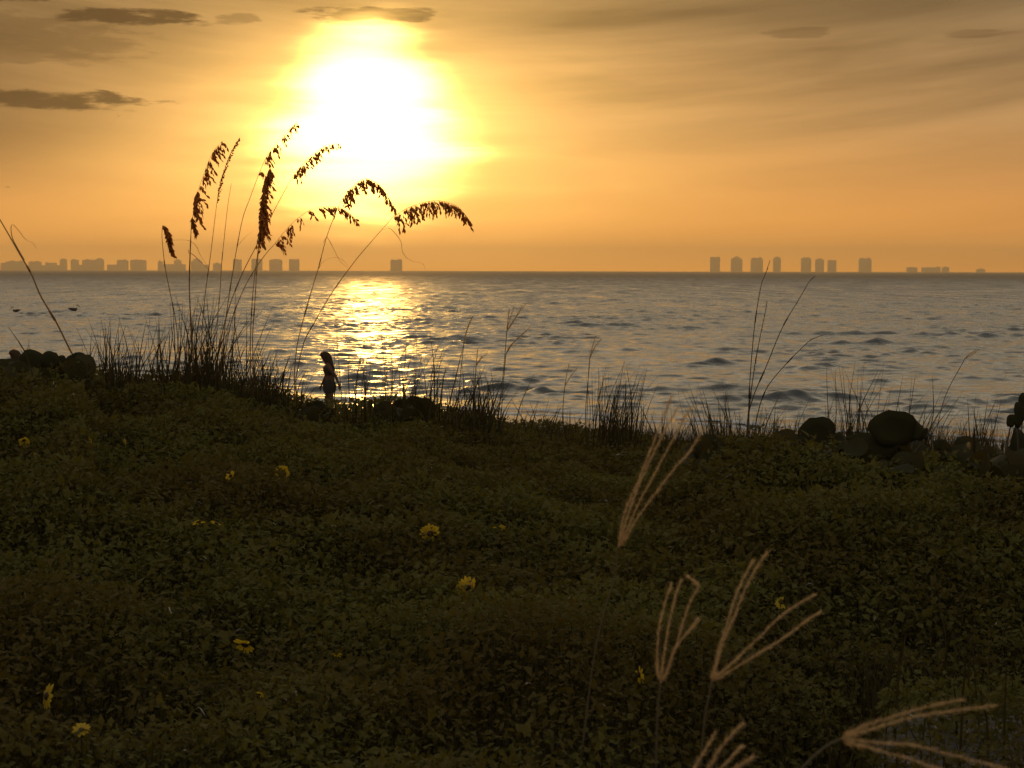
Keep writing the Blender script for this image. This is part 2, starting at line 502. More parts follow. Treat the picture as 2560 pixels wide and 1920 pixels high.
# ------------------------------------------------------------------ sea
def wave_rows():
    ys = [25.0]
    while ys[-1] < 760:
        y = ys[-1]
        ys.append(y + min(0.11 + max(0, y - 45) * 0.0022, 0.75))
    while ys[-1] < 9600: ys.append(ys[-1] * 1.07 + 2)
    return np.array(ys)
WY = wave_rows()
ang = np.concatenate([np.linspace(-1.6, -.42, 40)[:-1], np.linspace(-.42, .42, 820), np.linspace(.42, 1.6, 40)[1:]])
Yg = np.repeat(WY[:, None], len(ang), 1)
Xg = Yg * ang[None, :]
dyl = np.gradient(WY)[:, None]
dxl = Yg * np.gradient(ang)[None, :]
H = np.zeros_like(Xg); DX = np.zeros_like(Xg); DY = np.zeros_like(Xg)
wr = np.random.default_rng(5)
ncomp = 70
for k in range(ncomp):
    lam = 0.38 * (4.2 / 0.38) ** ((k + wr.uniform(0, 1)) / ncomp)
    th = math.radians(wr.normal(-4, 30))
    kk = 2 * math.pi / lam
    slope = 0.037 * (1.0 if lam < 2.2 else (2.2 / lam) ** 0.7)
    amp = slope / kk
    kx, ky = kk * math.sin(th), -kk * math.cos(th)
    smp = np.maximum(dyl * abs(math.cos(th)), dxl * abs(math.sin(th)))
    lod = sstep(2.2, 4.5, lam / smp)
    ph = kx * Xg + ky * Yg + wr.uniform(0, 6.28)
    a = amp * lod * (1.15 if lam < 1.2 else 0.62) * (0.68 + 0.37 * sstep(50.0, 120.0, Yg))
    H += a * np.cos(ph)
    DX -= 0.8 * a * math.sin(th) * np.sin(ph); DY += 0.8 * a * math.cos(th) * np.sin(ph)
H = H + 0.9 * H * np.abs(H) / 0.12 * 0.22
# groupiness
H *= 1.0 + 0.60 * vnoise(Xg / 7.0, Yg / 11.0, 21)
# the few taller swells close to the shore
for (px, py, w, h) in ((1985, 1000, 2.5, .22), (1770, 912, 1.7, .20), (1516, 816, 2.6, .26), (2165, 860, 2.4, .24), (2120, 836, 4.2, .22), (2330, 838, 3.0, .2),
                       (2500, 840, 3.0, .22), (1200, 960, 2.2, .12), (880, 975, 1.8, .12), (840, 915, 1.6, .1), (2480, 1005, 3.0, .12), (1650, 1010, 2.0, .10),
                       (930, 1000, 2.5, .13), (900, 948, 2.2, .11), (1330, 985, 2.6, .12), (2250, 955, 2.4, .12), (1880, 880, 2.0, .12)):
    dep = EYE.z / ((py - 677.0) / FPX)
    cx = (px - 1280) / FPX * dep
    prof = np.exp(-((Xg - cx) / w) ** 2 - ((Yg - dep - 0.08 * (Xg - cx) - .25 * np.sin((Xg - cx) * 1.3)) / (.42 if h > .15 else .34)) ** 2)
    H += 1.15 * h * prof * (1 + .25 * np.sin(Xg * 3.1 + py))
# scattered short wavelets
for k in range(900):
    yw = 40.0 * (520.0 / 40.0) ** wr.uniform(0, 1)
    xw = wr.uniform(-.45, .45) * yw
    w = wr.uniform(.5, 1.9) * (1 + yw / 350); h = wr.uniform(.03, .085) * (1 + yw / 500); d = wr.uniform(.22, .45) * (1 + yw / 260)
    i0, i1 = np.searchsorted(WY, [yw - 3 * d - .6, yw + 3 * d + .6])
    xs_, ys_ = Xg[i0:i1], Yg[i0:i1]
    H[i0:i1] += h * np.exp(-((xs_ - xw) / w) ** 2 - ((ys_ - yw - wr.uniform(-.15, .15) * (xs_ - xw) - .12 * np.sin((xs_ - xw) * 2.3 + k)) / d) ** 2)
s = inland(Xg, Yg)
shoal = sstep(0.3, -6.0, s)
H *= 0.18 + 0.82 * shoal
DX *= shoal; DY *= shoal
# last small waves running up the beach
H += 0.05 * np.exp(-((s + 1.6 + .4 * np.sin(Xg * .5)) / .35) ** 2) * (0.6 + 0.4 * np.sin(Xg * .9))
V = np.stack([(Xg + DX).ravel(), (Yg + DY).ravel(), H.ravel()], 1)
nx, ny = len(ang), len(WY)
i = (np.arange(ny - 1)[:, None] * nx + np.arange(nx - 1)[None, :]).ravel()
sea = big_mesh('sea_water', V, np.stack([i, i + 1, i + nx + 1, i + nx], 1), M_WATER, True)
tag(sea, kind='structure')

# foam left by the wash along the water's edge
def foam():
    m, N = new_mat('sea_foam')
    out(m, principled(N, (.62, .60, .56), .6))
    mb = MB(); r = random.Random(4)
    for k in range(420):
        x = r.uniform(-16, 17); s0 = r.choice((0.15, -0.9, -1.0, .1)) + r.gauss(0, .12)
        y = 43.2 - 0.65 * x - s0 * 1.193 + 1.193 * (0.35 * math.sin(x * .55) + .2 * math.sin(x * 1.4 + 1))
        L = r.uniform(.08, .35); wd = r.uniform(.02, .06)
        n = 9; V = []
        for q in range(n):
            a = q / n * 6.283; rad = r.uniform(.7, 1.2)
            V.append((x + math.cos(a) * L * rad, y + math.sin(a) * wd * rad - .65 * math.cos(a) * L * rad, 0))
        base = max(0.012, .035 * s0 + .02) if s0 > -.5 else .045
        top = [(p[0] * .9 + x * .1, p[1] * .9 + y * .1, base + .012) for p in V]
        V = [(p[0], p[1], base - .02) for p in V]
        mb.add(V + top, [tuple(range(n, 2 * n))] + [(a, (a + 1) % n, n + (a + 1) % n, n + a) for a in range(n)])
    tag(mb.build('foam', m), kind='stuff')
foam()

# ------------------------------------------------------------------ far shore and its towers
FAR = 8000.0
KF = FAR / FPX
mb = MB()
xs = np.linspace(-3200, 3400, 120)
prof = []
for k, xx in enumerate(xs):
    prof += [(xx, FAR - 60 + 15 * math.sin(k), -1.0), (xx, FAR - 20 + 10 * math.sin(k * 1.7), 1.2 + .5 * math.sin(k * 2.3)), (xx, FAR + 260, 1.5), (xx, FAR + 300, -1)]
mb.add(prof, [(4 * k + j, 4 * k + 4 + j, 4 * k + 5 + j, 4 * k + 1 + j) for k in range(119) for j in range(3)])
tag(mb.build('far_shore', M_SAND, smooth=False), kind='structure')

def box(mb, x0, x1, y0, y1, z0, z1):
    V = [(x0, y0, z0), (x1, y0, z0), (x1, y1, z0), (x0, y1, z0), (x0, y0, z1), (x1, y0, z1), (x1, y1, z1), (x0, y1, z1)]
    mb.add(V, [(3, 2, 1, 0), (4, 5, 6, 7), (0, 1, 5, 4), (1, 2, 6, 5), (2, 3, 7, 6), (3, 0, 4, 7)])

def building(name, label, px0, px1, blocks, depth=26.0, tops=(), cat='building', group='towers on the far shore'):
    """blocks: (from, to) as fractions of the width and height in photo px; tops: same, roof blocks"""
    cx = ((px0 + px1) / 2 - 1280) * KF
    w = (px1 - px0) * KF
    root = empty(name, (cx, FAR + 40, 1.3))
    tag(root, label, cat, group)
    mb = MB()
    for k, (a, b, h) in enumerate(blocks):
        z1 = (h + 2.2) * KF
        box(mb, cx - w / 2 + a * w, cx - w / 2 + b * w, FAR + 40 - depth / 2 - .2 * k, FAR + 40 + depth / 2 + .2 * k, 1.3, z1)
        nfl = int(z1 / 6.4)
        for q in range(1, nfl):
            box(mb, cx - w / 2 + a * w + w * (b - a) * .06, cx - w / 2 + b * w - w * (b - a) * .06, FAR + 40 - depth / 2 - 1.8, FAR + 40 - depth / 2 - .3 - .2 * k, q * 6.4, q * 6.4 + .9)
    mb.build('wall', M_TOWER, root, smooth=False)
    if tops:
        for (a, b, h0, h) in tops:
            m2 = MB()
            z0, z1 = (h0 + 2.2) * KF, (h + 2.2) * KF
            xa, xb = cx - w / 2 + a * w, cx - w / 2 + b * w
            box(m2, xa, xb, FAR + 40 - depth * .32, FAR + 40 + depth * .32, z0, z1)
            m2.build('roof_block', M_TOWER, root, smooth=False)
    return root

GL, GR = 'row of buildings along the far shore', 'separate tall towers on the far shore'
building('apartment_block', 'long low stepped block at the far left end of the distant shoreline', 0, 57, [(0, .24, 16), (.24, 1, 20)], tops=[(.4, .6, 20, 22), (.8, .92, 20, 22)], group=GL)
building('low_building', 'low flat building linking two blocks behind the leaning stalk at far left', 57, 72, [(0, 1, 11)], group=GL)
building('apartment_block', 'squat block with three small roof bumps right of the leaning stalk', 70, 99, [(0, 1, 19)], tops=[(.1, .3, 19, 20.5), (.5, .85, 19, 21)], group=GL)
building('low_building', 'low flat building beside the squat block with roof bumps', 99, 112, [(0, 1, 10.5)], group=GL)
building('apartment_block', 'plain wide flat topped block left of the first narrow tower', 111, 137, [(0, 1, 17)], tops=[(.05, .2, 17, 18)], group=GL)
building('low_building', 'low wing at the foot of the first narrow tower', 137, 149, [(0, 1, 11)], group=GL)
building('narrow_tower', 'first narrow tower from the left with a small peaked cap', 148, 163, [(0, 1, 25)], tops=[(.2, .8, 25, 27.5)], group=GL)
building('narrow_tower', 'narrow tower with low wing on its far side, second from the left', 175, 204, [(0, .6, 24), (.6, 1, 12)], tops=[(.08, .4, 24, 26)], group=GL)
building('apartment_block', 'broad tall block with uneven roof joined to the rounded tower', 204, 236, [(0, 1, 24)], tops=[(.25, .5, 24, 26), (.7, .8, 24, 25)], group=GL)
building('rounded_tower', 'tower with a rounded top at the end of the joined blocks', 236, 256, [(0, 1, 25)], tops=[(.12, .88, 25, 27.5), (.3, .7, 27.5, 28.5)], group=GL)
building('low_building', 'long low building between rounded tower and twin blocks', 266, 290, [(0, 1, 12.5)], group=GL)
building('apartment_block', 'left one of two twin blocks left of the dense hanging seed head', 290, 317, [(0, 1, 23)], tops=[(.15, .45, 23, 25), (.55, .85, 23, 25.5)], group=GL)
building('apartment_block', 'right one of two twin blocks, the wider of the pair', 324, 362, [(0, 1, 24)], tops=[(.2, .5, 24, 25.5), (.6, .8, 24, 25)], group=GL)
building('hotel_complex', 'long low complex with two small towers behind the seed head stalk', 393, 461, [(0, 1, 14), (0.002, .16, 20), (.6, .84, 23)], tops=[(.03, .1, 20, 23), (.65, .78, 23, 26)], group=GL)
building('stepped_tower', 'stepped tower with a pointed roof behind the sea oats', 476, 520, [(0, .6, 22), (.6, 1, 13)], tops=[(.1, .5, 22, 26), (.22, .38, 26, 28.5)], group=GL)
building('apartment_block', 'short block with small roof box among the sea oats stems', 531, 551, [(0, 1, 16)], tops=[(.3, .6, 16, 18.5)], group=GL)
building('tower_block', 'flat topped tower seen between the sea oats stems', 581, 601, [(0, 1, 26)], tops=[(.1, .5, 26, 27)], group=GL)
building('tower_block', 'flat topped tower directly behind the densest sea oats plume', 627, 653, [(0, 1, 27)], tops=[(.15, .35, 27, 28.5), (.6, .8, 27, 28)], group=GL)
building('tower_block', 'wide slightly domed tower just past the sea oats clump', 672, 703, [(0, 1, 25)], tops=[(.1, .9, 25, 26.5), (.3, .7, 26.5, 27.5)], group=GL)
building('tower_block', 'last tower of the left row with crenellated roof', 721, 746, [(0, 1, 26)], tops=[(.05, .25, 26, 27.5), (.4, .6, 26, 27.5), (.75, .95, 26, 27.5)], group=GL)
building('tower_block', 'lone tower on the horizon under the sun', 975, 1004, [(0, 1, 26)], tops=[(.1, .3, 26, 27), (.6, .9, 26, 27.5)], group=GR)
building('tower_block', 'flat topped slab, first of the eight towers on the right', 1776, 1800, [(0, 1, 35)], tops=[(.88, .91, 35, 39)], group=GR)
building('domed_tower', 'tower with a stepped dome shaped crown', 1828, 1856, [(0, 1, 29), (.08, .92, 32)], tops=[(.2, .8, 32, 34), (.4, .6, 34, 37)], group=GR)
building('tower_block', 'broad tower with raised blocks at both roof ends', 1878, 1907, [(0, 1, 30), (.08, .92, 32.5)], tops=[(.12, .38, 32.5, 34), (.7, .88, 32.5, 35)], group=GR)
building('tower_block', 'slim rounded tower behind the tall thin grass stalks', 1934, 1952, [(0, 1, 31), (.1, .9, 34)], tops=[(.25, .75, 34, 36)], group=GR)
building('tower_block', 'tall tower with small corner turrets, tallest of a close trio', 2004, 2028, [(0, 1, 31), (.08, .92, 33)], tops=[(.2, .45, 33, 34.5), (.6, .8, 33, 35.5)], group=GR)
building('tower_block', 'middle tower of the close trio with a stepped crown', 2040, 2060, [(0, 1, 29)], tops=[(.12, .8, 29, 31), (.4, .6, 31, 32.5)], group=GR)
building('tower_block', 'shortest flat tower of the close trio', 2071, 2091, [(0, 1, 27)], tops=[(.1, .9, 27, 28)], group=GR)
building('tower_block', 'wide tower with a notched twin crown standing alone', 2149, 2179, [(0, 1, 30)], tops=[(.08, .36, 30, 33.5), (.42, .55, 30, 32), (.62, .92, 30, 33.5)], group=GR)
building('low_building', 'short low building just beyond the last tall tower', 2269, 2294, [(0, 1, 10)], tops=[(.3, .7, 10, 11)], group=GR)
building('low_building', 'long low row of roofs on the distant shore', 2307, 2352, [(0, 1, 10)], tops=[(.3, .4, 10, 11.5), (.8, .95, 10, 12)], group=GR)
building('low_building', 'small low block beside the long low row', 2358, 2373, [(0, 1, 10)], tops=[(.3, .8, 10, 12.5)], group=GR)
building('low_building', 'tiny hut like building alone near the right end of the horizon', 2444, 2464, [(0, 1, 6)], tops=[(.35, .6, 6, 8)], group=GR)

# ------------------------------------------------------------------ plant cover of the dune (nobody could count it)
def ground_cover():
    n = 900000
    # denser close to the camera, where leaves show larger gaps
    yy = 1.0 + (13.5 - 1.0) * rng.uniform(0, 1, n) ** 1.05
    half = 0.34 * yy + 1.0
    xx = rng.uniform(-1, 1, n) * half
    dens = np.clip(half / (0.34 * 13.5 + 1.0) * 2.4, 0, 1)
    keep = (rng.uniform(0, 1, n) < dens) & (rng.uniform(0, 1, n) > 0.5 * clearing(xx, yy))
    xx, yy = xx[keep], yy[keep]
    # the same cover carries on to both sides, a little coarser
    n2 = 260000
    y2 = 1.0 + 12.5 * rng.uniform(0, 1, n2); x2 = (0.34 * y2 + 1.0 + 5.0 * rng.uniform(0, 1, n2) ** 1.2) * np.where(rng.uniform(0, 1, n2) < .5, -1, 1)
    k2 = rng.uniform(0, 1, n2) > .8 * clearing(x2, y2)
    big = np.concatenate([np.ones(len(xx)), np.full(int(k2.sum()), 2.0)])
    xx = np.concatenate([xx, x2[k2]]); yy = np.concatenate([yy, y2[k2]]); n = len(xx)
    top = canopy_z(xx, yy)
    cl = clearing(xx, yy)
    dep = rng.uniform(0, 1, n) ** 1.4 * 0.34 - 0.03
    zz = top - dep
    zz = np.where(cl > .3, terrain_z(xx, yy) + rng.uniform(0.01, .10, n), zz)
    ground = terrain_z(xx, yy)
    zz = np.maximum(zz, ground + 0.015)
    # taller weeds standing out of the carpet
    nw, per = 900, 26
    wy = 2.2 + 8.6 * rng.uniform(0, 1, nw); wx = rng.uniform(-1, 1, nw) * (0.34 * wy + .6)
    ok = clearing(wx, wy) < .2; wx, wy = wx[ok], wy[ok]; nw = len(wx)
    wh = rng.uniform(.04, .17, nw) * (0.55 + .45 * sstep(9.5, 6.0, wy))
    hh = rng.uniform(-.25, 1.0, (nw, per)); sp = .05 * (1.15 - hh)
    px_ = (wx[:, None] + rng.normal(0, 1, (nw, per)) * sp).ravel(); py_ = (wy[:, None] + rng.normal(0, 1, (nw, per)) * sp).ravel()
    pz_ = (canopy_z(wx, wy)[:, None] - .02 + hh * wh[:, None]).ravel()
    xx = np.concatenate([xx, px_]); yy = np.concatenate([yy, py_]); zz = np.concatenate([zz, pz_]); big = np.concatenate([big, np.ones(len(px_))]); n = len(xx)
    P = np.stack([xx, yy, zz], 1)
    L = rng.uniform(.014, .036, n) * np.where(rng.uniform(0, 1, n) < .06, 1.5, 1.0) * (0.70 + 0.30 * sstep(2.5, 6.5, yy)) * big
    W = L * rng.uniform(.45, .75, n)
    az = rng.uniform(0, 2 * np.pi, n)
    el = np.radians(rng.normal(18, 32, n))
    D = np.stack([np.cos(az) * np.cos(el), np.sin(az) * np.cos(el), np.sin(el)], 1)
    S = np.cross(D, np.stack([rng.normal(0, .45, n), rng.normal(0, .45, n), np.ones(n)], 1))
    S /= np.linalg.norm(S, axis=1)[:, None] + 1e-9
    Nn = np.cross(S, D)
    L = L[:, None]; W = W[:, None]
    v0 = P
    v1 = P + D * L * .35 - S * W * .5 + Nn * W * .16
    v2 = P + D * L * .35 + S * W * .5 + Nn * W * .16
    v3 = P + D * L * .62 - Nn * L * .02
    v4 = P + D * L - Nn * L * .16
    Vv = np.stack([v0, v1, v2, v3, v4], 1).reshape(-1, 3)
    b = np.arange(n)[:, None] * 5
    T = np.stack([b + 0, b + 3, b + 1, b + 0, b + 2, b + 3, b + 1, b + 3, b + 4, b + 3, b + 2, b + 4], 1).reshape(-1, 3)
    o = big_mesh('ground_cover', Vv, T, M_COVER, False)
    tag(o, kind='stuff')
    # fine grass and stems mixed in with the leaves
    n = 60000
    yy = 1.3 + 12.0 * rng.uniform(0, 1, n) ** .9
    xx = rng.uniform(-1, 1, n) * (0.34 * yy + .8)
    keep = rng.uniform(0, 1, n) > .9 * clearing(xx, yy)
    xx, yy = xx[keep], yy[keep]; n = len(xx)
    top = canopy_z(xx, yy)
    h = rng.uniform(.08, .24, n) * np.where(xx > .12 * yy, 1.5, 1.0) * np.where(rng.uniform(0, 1, n) < .05, 1.5, 1.0); w = rng.uniform(.0012, .0032, n)
    az = rng.uniform(0, 2 * np.pi, n); lean = rng.uniform(.05, .6, n)
    A = np.stack([np.cos(az), np.sin(az), np.zeros(n)], 1)
    Sd = np.stack([-np.sin(az), np.cos(az), np.zeros(n)], 1)
    base = np.stack([xx, yy, np.maximum(top - h * .78 - .02, terrain_z(xx, yy))], 1)
    up = np.array([0, 0, 1.0])
    m1 = base + up * (h * .55)[:, None] + A * (h * lean * .25)[:, None]
    tp = base + up * (h * .95)[:, None] + A * (h * lean)[:, None]
    ww = w[:, None]
    Vv = np.stack([base - Sd * ww, base + Sd * ww, m1 - Sd * ww * .8, m1 + Sd * ww * .8, tp], 1).reshape(-1, 3)
    b = np.arange(n)[:, None] * 5
    T = np.stack([b, b + 1, b + 3, b, b + 3, b + 2, b + 2, b + 3, b + 4], 1).reshape(-1, 3)
    tag(big_mesh('dune_grass', Vv, T, M_GRASS, False), kind='stuff')
ground_cover()

def leaf_litter():
    r = random.Random(15); mb = MB()
    for k in range(1500):
        y = r.uniform(1.2, 4.4); x = r.uniform(.15 * y, .36 * y + .5)
        if float(clearing(np.array(x), np.array(y))) < .35: continue
        z = float(terrain_z(np.array(x), np.array(y))) + r.uniform(.002, .012)
        a = r.uniform(0, 6.28); L = r.uniform(.01, .05); w = L * r.choice((.08, .3, .5)); u_ = r.uniform(-.3, .3)
        d = np.array((math.cos(a), math.sin(a), u_ * .5)); sd_ = np.array((-math.sin(a), math.cos(a), r.uniform(-.4, .4)))
        p = np.array((x, y, z))
        mb.add([p, p + d * L * .5 - sd_ * w * .5, p + d * L + np.array((0, 0, .006)), p + d * L * .5 + sd_ * w * .5], [(0, 1, 2, 3)])
    for k in range(170):
        y = 1.6 + 8 * r.random() ** .8; x = r.uniform(-.33, .33) * y
        p = np.array((x, y, float(canopy_z(x, y)) + r.uniform(-.03, .01)))
        a = r.uniform(0, 6.28); L = r.uniform(.015, .045); w = r.uniform(.003, .008)
        q = spline([p, p + np.array((math.cos(a) * L * .5, math.sin(a) * L * .5, L * .35)), p + np.array((math.cos(a) * L, math.sin(a) * L, r.uniform(-.2, .3) * L))], 6)
        ribbon(mb, q, np.array((.3, .8, 1, .9, .6, .2)) * w, (-math.sin(a), math.cos(a), .3))
    tag(mb.build('leaf_litter', M_DRY), kind='stuff')
leaf_litter()

def ray_hit(px, py, lift=0.0):
    """where the sight line at a photo pixel meets the plant cover"""
    for Y in np.arange(1.6, 13, .02):
        p = at(px, py, Y)
        if p.z <= float(canopy_z(p.x, p.y)) + lift: return Y
    return YC

# ------------------------------------------------------------------ sea oats
OATS = 'sea oats stalks standing over the dune'
def crv(pts, sc, ox, oy, Y, dY=0.0, n=40):
    P = []
    for k, (a, b) in enumerate(pts):
        t = k / max(1, len(pts) - 1)
        P.append(at(ox + a / sc, oy + b / sc, Y + dY * t))
    return spline(P, n)

def spikelet(mb, p, d, L, W, r):
    """one flat overlapping oat spikelet hanging from p along d"""
    d = np.array(d); d /= np.linalg.norm(d)
    s = np.cross(d, (r.gauss(0, 1), r.gauss(0, 1), r.gauss(0, .4))); s /= np.linalg.norm(s) + 1e-9
    nn = np.cross(s, d)
    p = np.array(p)
    V = [p, p + d * L * .28 - s * W * .42, p + d * L * .28 + s * W * .42, p + d * L * .6 - s * W * .5, p + d * L * .6 + s * W * .5,
         p + d * L, p + d * L * .45 + nn * W * .22, p + d * L * .45 - nn * W * .22]
    mb.add(V, [(0, 1, 6), (0, 6, 2), (1, 3, 6), (6, 4, 2), (3, 5, 6), (6, 5, 4), (0, 7, 1), (0, 2, 7), (1, 7, 3), (7, 2, 4), (3, 7, 5), (7, 4, 5)])

def panicle(mb, mbr, path, n, Lmin, Lmax, seed, droop=0.85, lateral=0.25, sideways=0.3, size=(.024, .036), gap=()):
    """branches with spikelets hanging along a rachis"""
    r = random.Random(seed)
    path = np.array(path); m = len(path)
    n = int(n * .62)
    for k in range(n):
        t = (k + r.uniform(0, .9)) / n
        if any(a < t < b for a, b in gap): continue
        i = min(int(t * (m - 1)), m - 2)
        p = path[i] + (path[i + 1] - path[i]) * (t * (m - 1) - i)
        T = path[min(i + 1, m - 1)] - path[i]; T = T / (np.linalg.norm(T) + 1e-9)
        size = (max(size[0], .012), size[1])
        L = r.uniform(Lmin, Lmax) * 1.55 * (1.0 - .5 * t)
        d = np.array((sideways * r.gauss(.7, .7), r.gauss(0, .35), -droop)) + T * lateral
        d = d / np.linalg.norm(d)
        q = p + T * L * .12
        mid = p + T * L * .25 + d * L * .35; end = p + T * L * .22 + d * L
        br = spline([p, mid, end], 6)
        tube(mbr, br, .0007, 3)
        ns = max(2, int(L / .010))
        for j in range(ns):
            f = (j + .4) / ns
            bi = min(int(f * 5), 4)
            pp = br[bi] + (br[bi + 1] - br[bi]) * (f * 5 - bi)
            dd = d + np.array((r.gauss(0, .35), r.gauss(0, .35), r.gauss(-.15, .2)))
            spikelet(mb, pp, dd, r.uniform(*size), r.uniform(.010, .015), r)

def oat(label, stem, rach=None, smat=None, Y=9.6, dY=.25, sc=2.633, ox=360, oy=280, r0=.0032, pan=None, leaves=(), name='sea_oats', group=OATS):
    """stem and rach are photo curves; the plant stands at distance Y"""
    first = at(ox + stem[0][0] / sc, oy + stem[0][1] / sc, Y)
    foot = Vector((first.x, first.y, float(canopy_z(first.x, first.y)) - .30))
    root = empty(name, foot)
    tag(root, label, 'sea oats', group)
    P = crv(stem, sc, ox, oy, Y, dY * .6, 50)
    P = np.concatenate([[np.array(foot)], P])
    rad = np.linspace(r0, r0 * .45, len(P))
    mb = MB(); tube(mb, P, rad, 5)
    for q in (.28, .52):
        i = int(q * len(P)); tube(mb, P[i:i + 3], rad[i] * 1.5, 6)
    mb.build('stem', smat or M_STRAW, root)
    if rach:
        R = crv(rach, sc, ox, oy, Y + dY * .6, dY * .4, 60)
        h = MB(); b = MB()
        tube(h, R, np.linspace(r0 * .42, r0 * .2, len(R)), 4)
        panicle(h, h, R, **pan)
        h.build('seed_head', M_SEED, root)
    for lf in leaves:
        Lp = crv(lf, sc, ox, oy, Y + .05, .12, 26)
        m2 = MB()
        ribbon(m2, Lp, np.linspace(.010, .0020, len(Lp)), (0.3, .9, .2))
        m2.build('leaf', M_STRAW, root)
    return root

oat('sea oats stalk with a dense dark hanging seed head, leftmost of the clump', [(235, 1700), (215, 1420), (180, 1230), (140, 1030), (122, 870), (118, 800), (122, 748)],
    [(122, 748), (135, 752), (150, 790), (165, 850), (180, 900)], pan=dict(n=110, Lmin=.035, Lmax=.055, seed=1, droop=.9, sideways=.22, lateral=.5), leaves=[[(180, 846), (235, 842), (300, 848), (345, 885), (370, 940), (420, 1015)]])
oat('tall sea oats stalk with a ragged plume, bent leaf low on its stem', [(330, 1700), (312, 1400), (298, 1180), (298, 1060), (303, 900), (310, 780), (322, 680)],
    [(322, 680), (340, 570), (390, 420), (450, 270), (515, 190)], pan=dict(n=64, Lmin=.045, Lmax=.085, seed=2, sideways=.35, lateral=.15, gap=((.40, .43), (.66, .70), (.9, .95))),
    leaves=[[(300, 925), (330, 945), (365, 980), (410, 1020), (425, 1040)], [(297, 905), (293, 915), (298, 935)]])
oat('short side stalk with a small twin seed cluster beside the ragged plume', [(320, 1690), (300, 1200), (303, 1000), (309, 800), (311, 720), (316, 695)],
    [(316, 695), (322, 700), (332, 740), (342, 790)], pan=dict(n=44, Lmin=.03, Lmax=.045, seed=3, droop=.9, sideways=.05, lateral=.4))
oat('slender sea oats stalk with a narrow closed plume', [(372, 1700), (385, 1400), (405, 1180), (430, 1000), (455, 800), (478, 610)],
    [(478, 610), (500, 480), (525, 390), (570, 270), (618, 185)], pan=dict(n=60, Lmin=.018, Lmax=.034, seed=4, sideways=.15, lateral=.9, droop=.35, size=(.010, .016)))
oat('bare thin sea oats stalk without a plume next to the narrow plume', [(470, 1700), (482, 1400), (500, 1180), (512, 990), (535, 760), (555, 590), (575, 470)], r0=.0026)
oat('tall bare stalk forking into a side leaf below the topmost plume', [(505, 1700), (540, 1350), (580, 1080), (610, 900), (650, 700), (700, 560), (755, 410)],
    [(755, 410), (800, 310), (850, 235), (930, 140), (1010, 60)], pan=dict(n=54, Lmin=.03, Lmax=.06, seed=5, sideways=.25, lateral=.12, gap=((.05, .2), (.36, .42), (.58, .66), (.78, .84))),
    leaves=[[(618, 880), (660, 830), (710, 790), (770, 765)]])
oat('stalk with the thickest plume hanging straight down in a dense column', [(720, 1700), (715, 1480), (730, 1250), (740, 1080), (752, 930), (757, 860), (765, 740)],
    [(765, 740), (775, 640), (782, 540), (800, 440), (830, 370)], pan=dict(n=110, Lmin=.06, Lmax=.10, seed=6, sideways=.25, lateral=.05, droop=.95))
oat('thick second half of the dense column plume on its own curved stalk', [(700, 1700), (700, 1500), (712, 1250), (728, 1080), (748, 930), (752, 870), (756, 820)],
    [(756, 820), (765, 760), (772, 690), (780, 600)], pan=dict(n=46, Lmin=.06, Lmax=.095, seed=16, sideways=.22, lateral=.02, droop=.95))
oat('sea oats stalk with a pale yellow plume lit by the sun', [(470, 1700), (540, 1350), (640, 1080), (740, 880), (840, 680), (920, 530), (985, 415)],
    [(985, 415), (1040, 350), (1110, 280), (1190, 220), (1275, 203)], pan=dict(n=54, Lmin=.03, Lmax=.055, seed=7, sideways=.1, lateral=.2, gap=((.28, .31), (.55, .58))), Y=9.8)
oat('arching sea oats stalk with a sparse lower plume of separate clusters', [(520, 1700), (570, 1400), (650, 1180), (740, 1020), (810, 925), (860, 870)],
    [(860, 870), (940, 770), (1020, 695), (1120, 635), (1260, 622), (1330, 650), (1390, 700)], pan=dict(n=70, Lmin=.03, Lmax=.065, seed=8, sideways=.25, lateral=.15, gap=((.09, .15), (.24, .30), (.36, .41), (.46, .52))))
oat('arching stalk with a high curved plume and a folded leaf at half height', [(990, 1700), (1015, 1500), (1090, 1220), (1150, 1020), (1200, 830), (1260, 670), (1300, 580)],
    [(1300, 580), (1360, 505), (1440, 442), (1500, 450), (1570, 500), (1645, 625)], pan=dict(n=74, Lmin=.04, Lmax=.07, seed=9, sideways=.15, lateral=.15, gap=((.40, .45), (.60, .63))),
    leaves=[[(1180, 860), (1200, 828), (1215, 838), (1250, 905), (1290, 980), (1345, 1028)], [(1150, 1030), (1180, 985), (1240, 958), (1300, 968), (1340, 1010)]])
oat('outermost arching stalk with the comb like drooping plume nearest the glitter path', [(1000, 1750), (1050, 1525), (1130, 1370), (1250, 1170), (1390, 980), (1500, 850), (1640, 690)],
    [(1640, 690), (1740, 630), (1850, 592), (1950, 585), (2060, 620), (2130, 695)], pan=dict(n=84, Lmin=.05, Lmax=.085, seed=10, sideways=.18, lateral=.10, gap=((.08, .11), (.30, .33), (.40, .43), (.52, .55))), Y=9.3,
    leaves=[[(1575, 775), (1610, 765), (1640, 785), (1690, 850), (1705, 930), (1760, 980), (1830, 995), (1855, 1045)]])
oat('stout leaning sea oats stem at the left edge with a thin curling leaf', [(500, 1020), (440, 940), (350, 760), (250, 590), (190, 450), (125, 340), (40, 190), (-60, 20), (-150, -160)], sc=2.458, ox=0, oy=500, Y=8.6, r0=.0055,
    leaves=[[(150, 370), (110, 300), (75, 230), (68, 165), (82, 152), (120, 195), (160, 245), (200, 262), (225, 300)]])

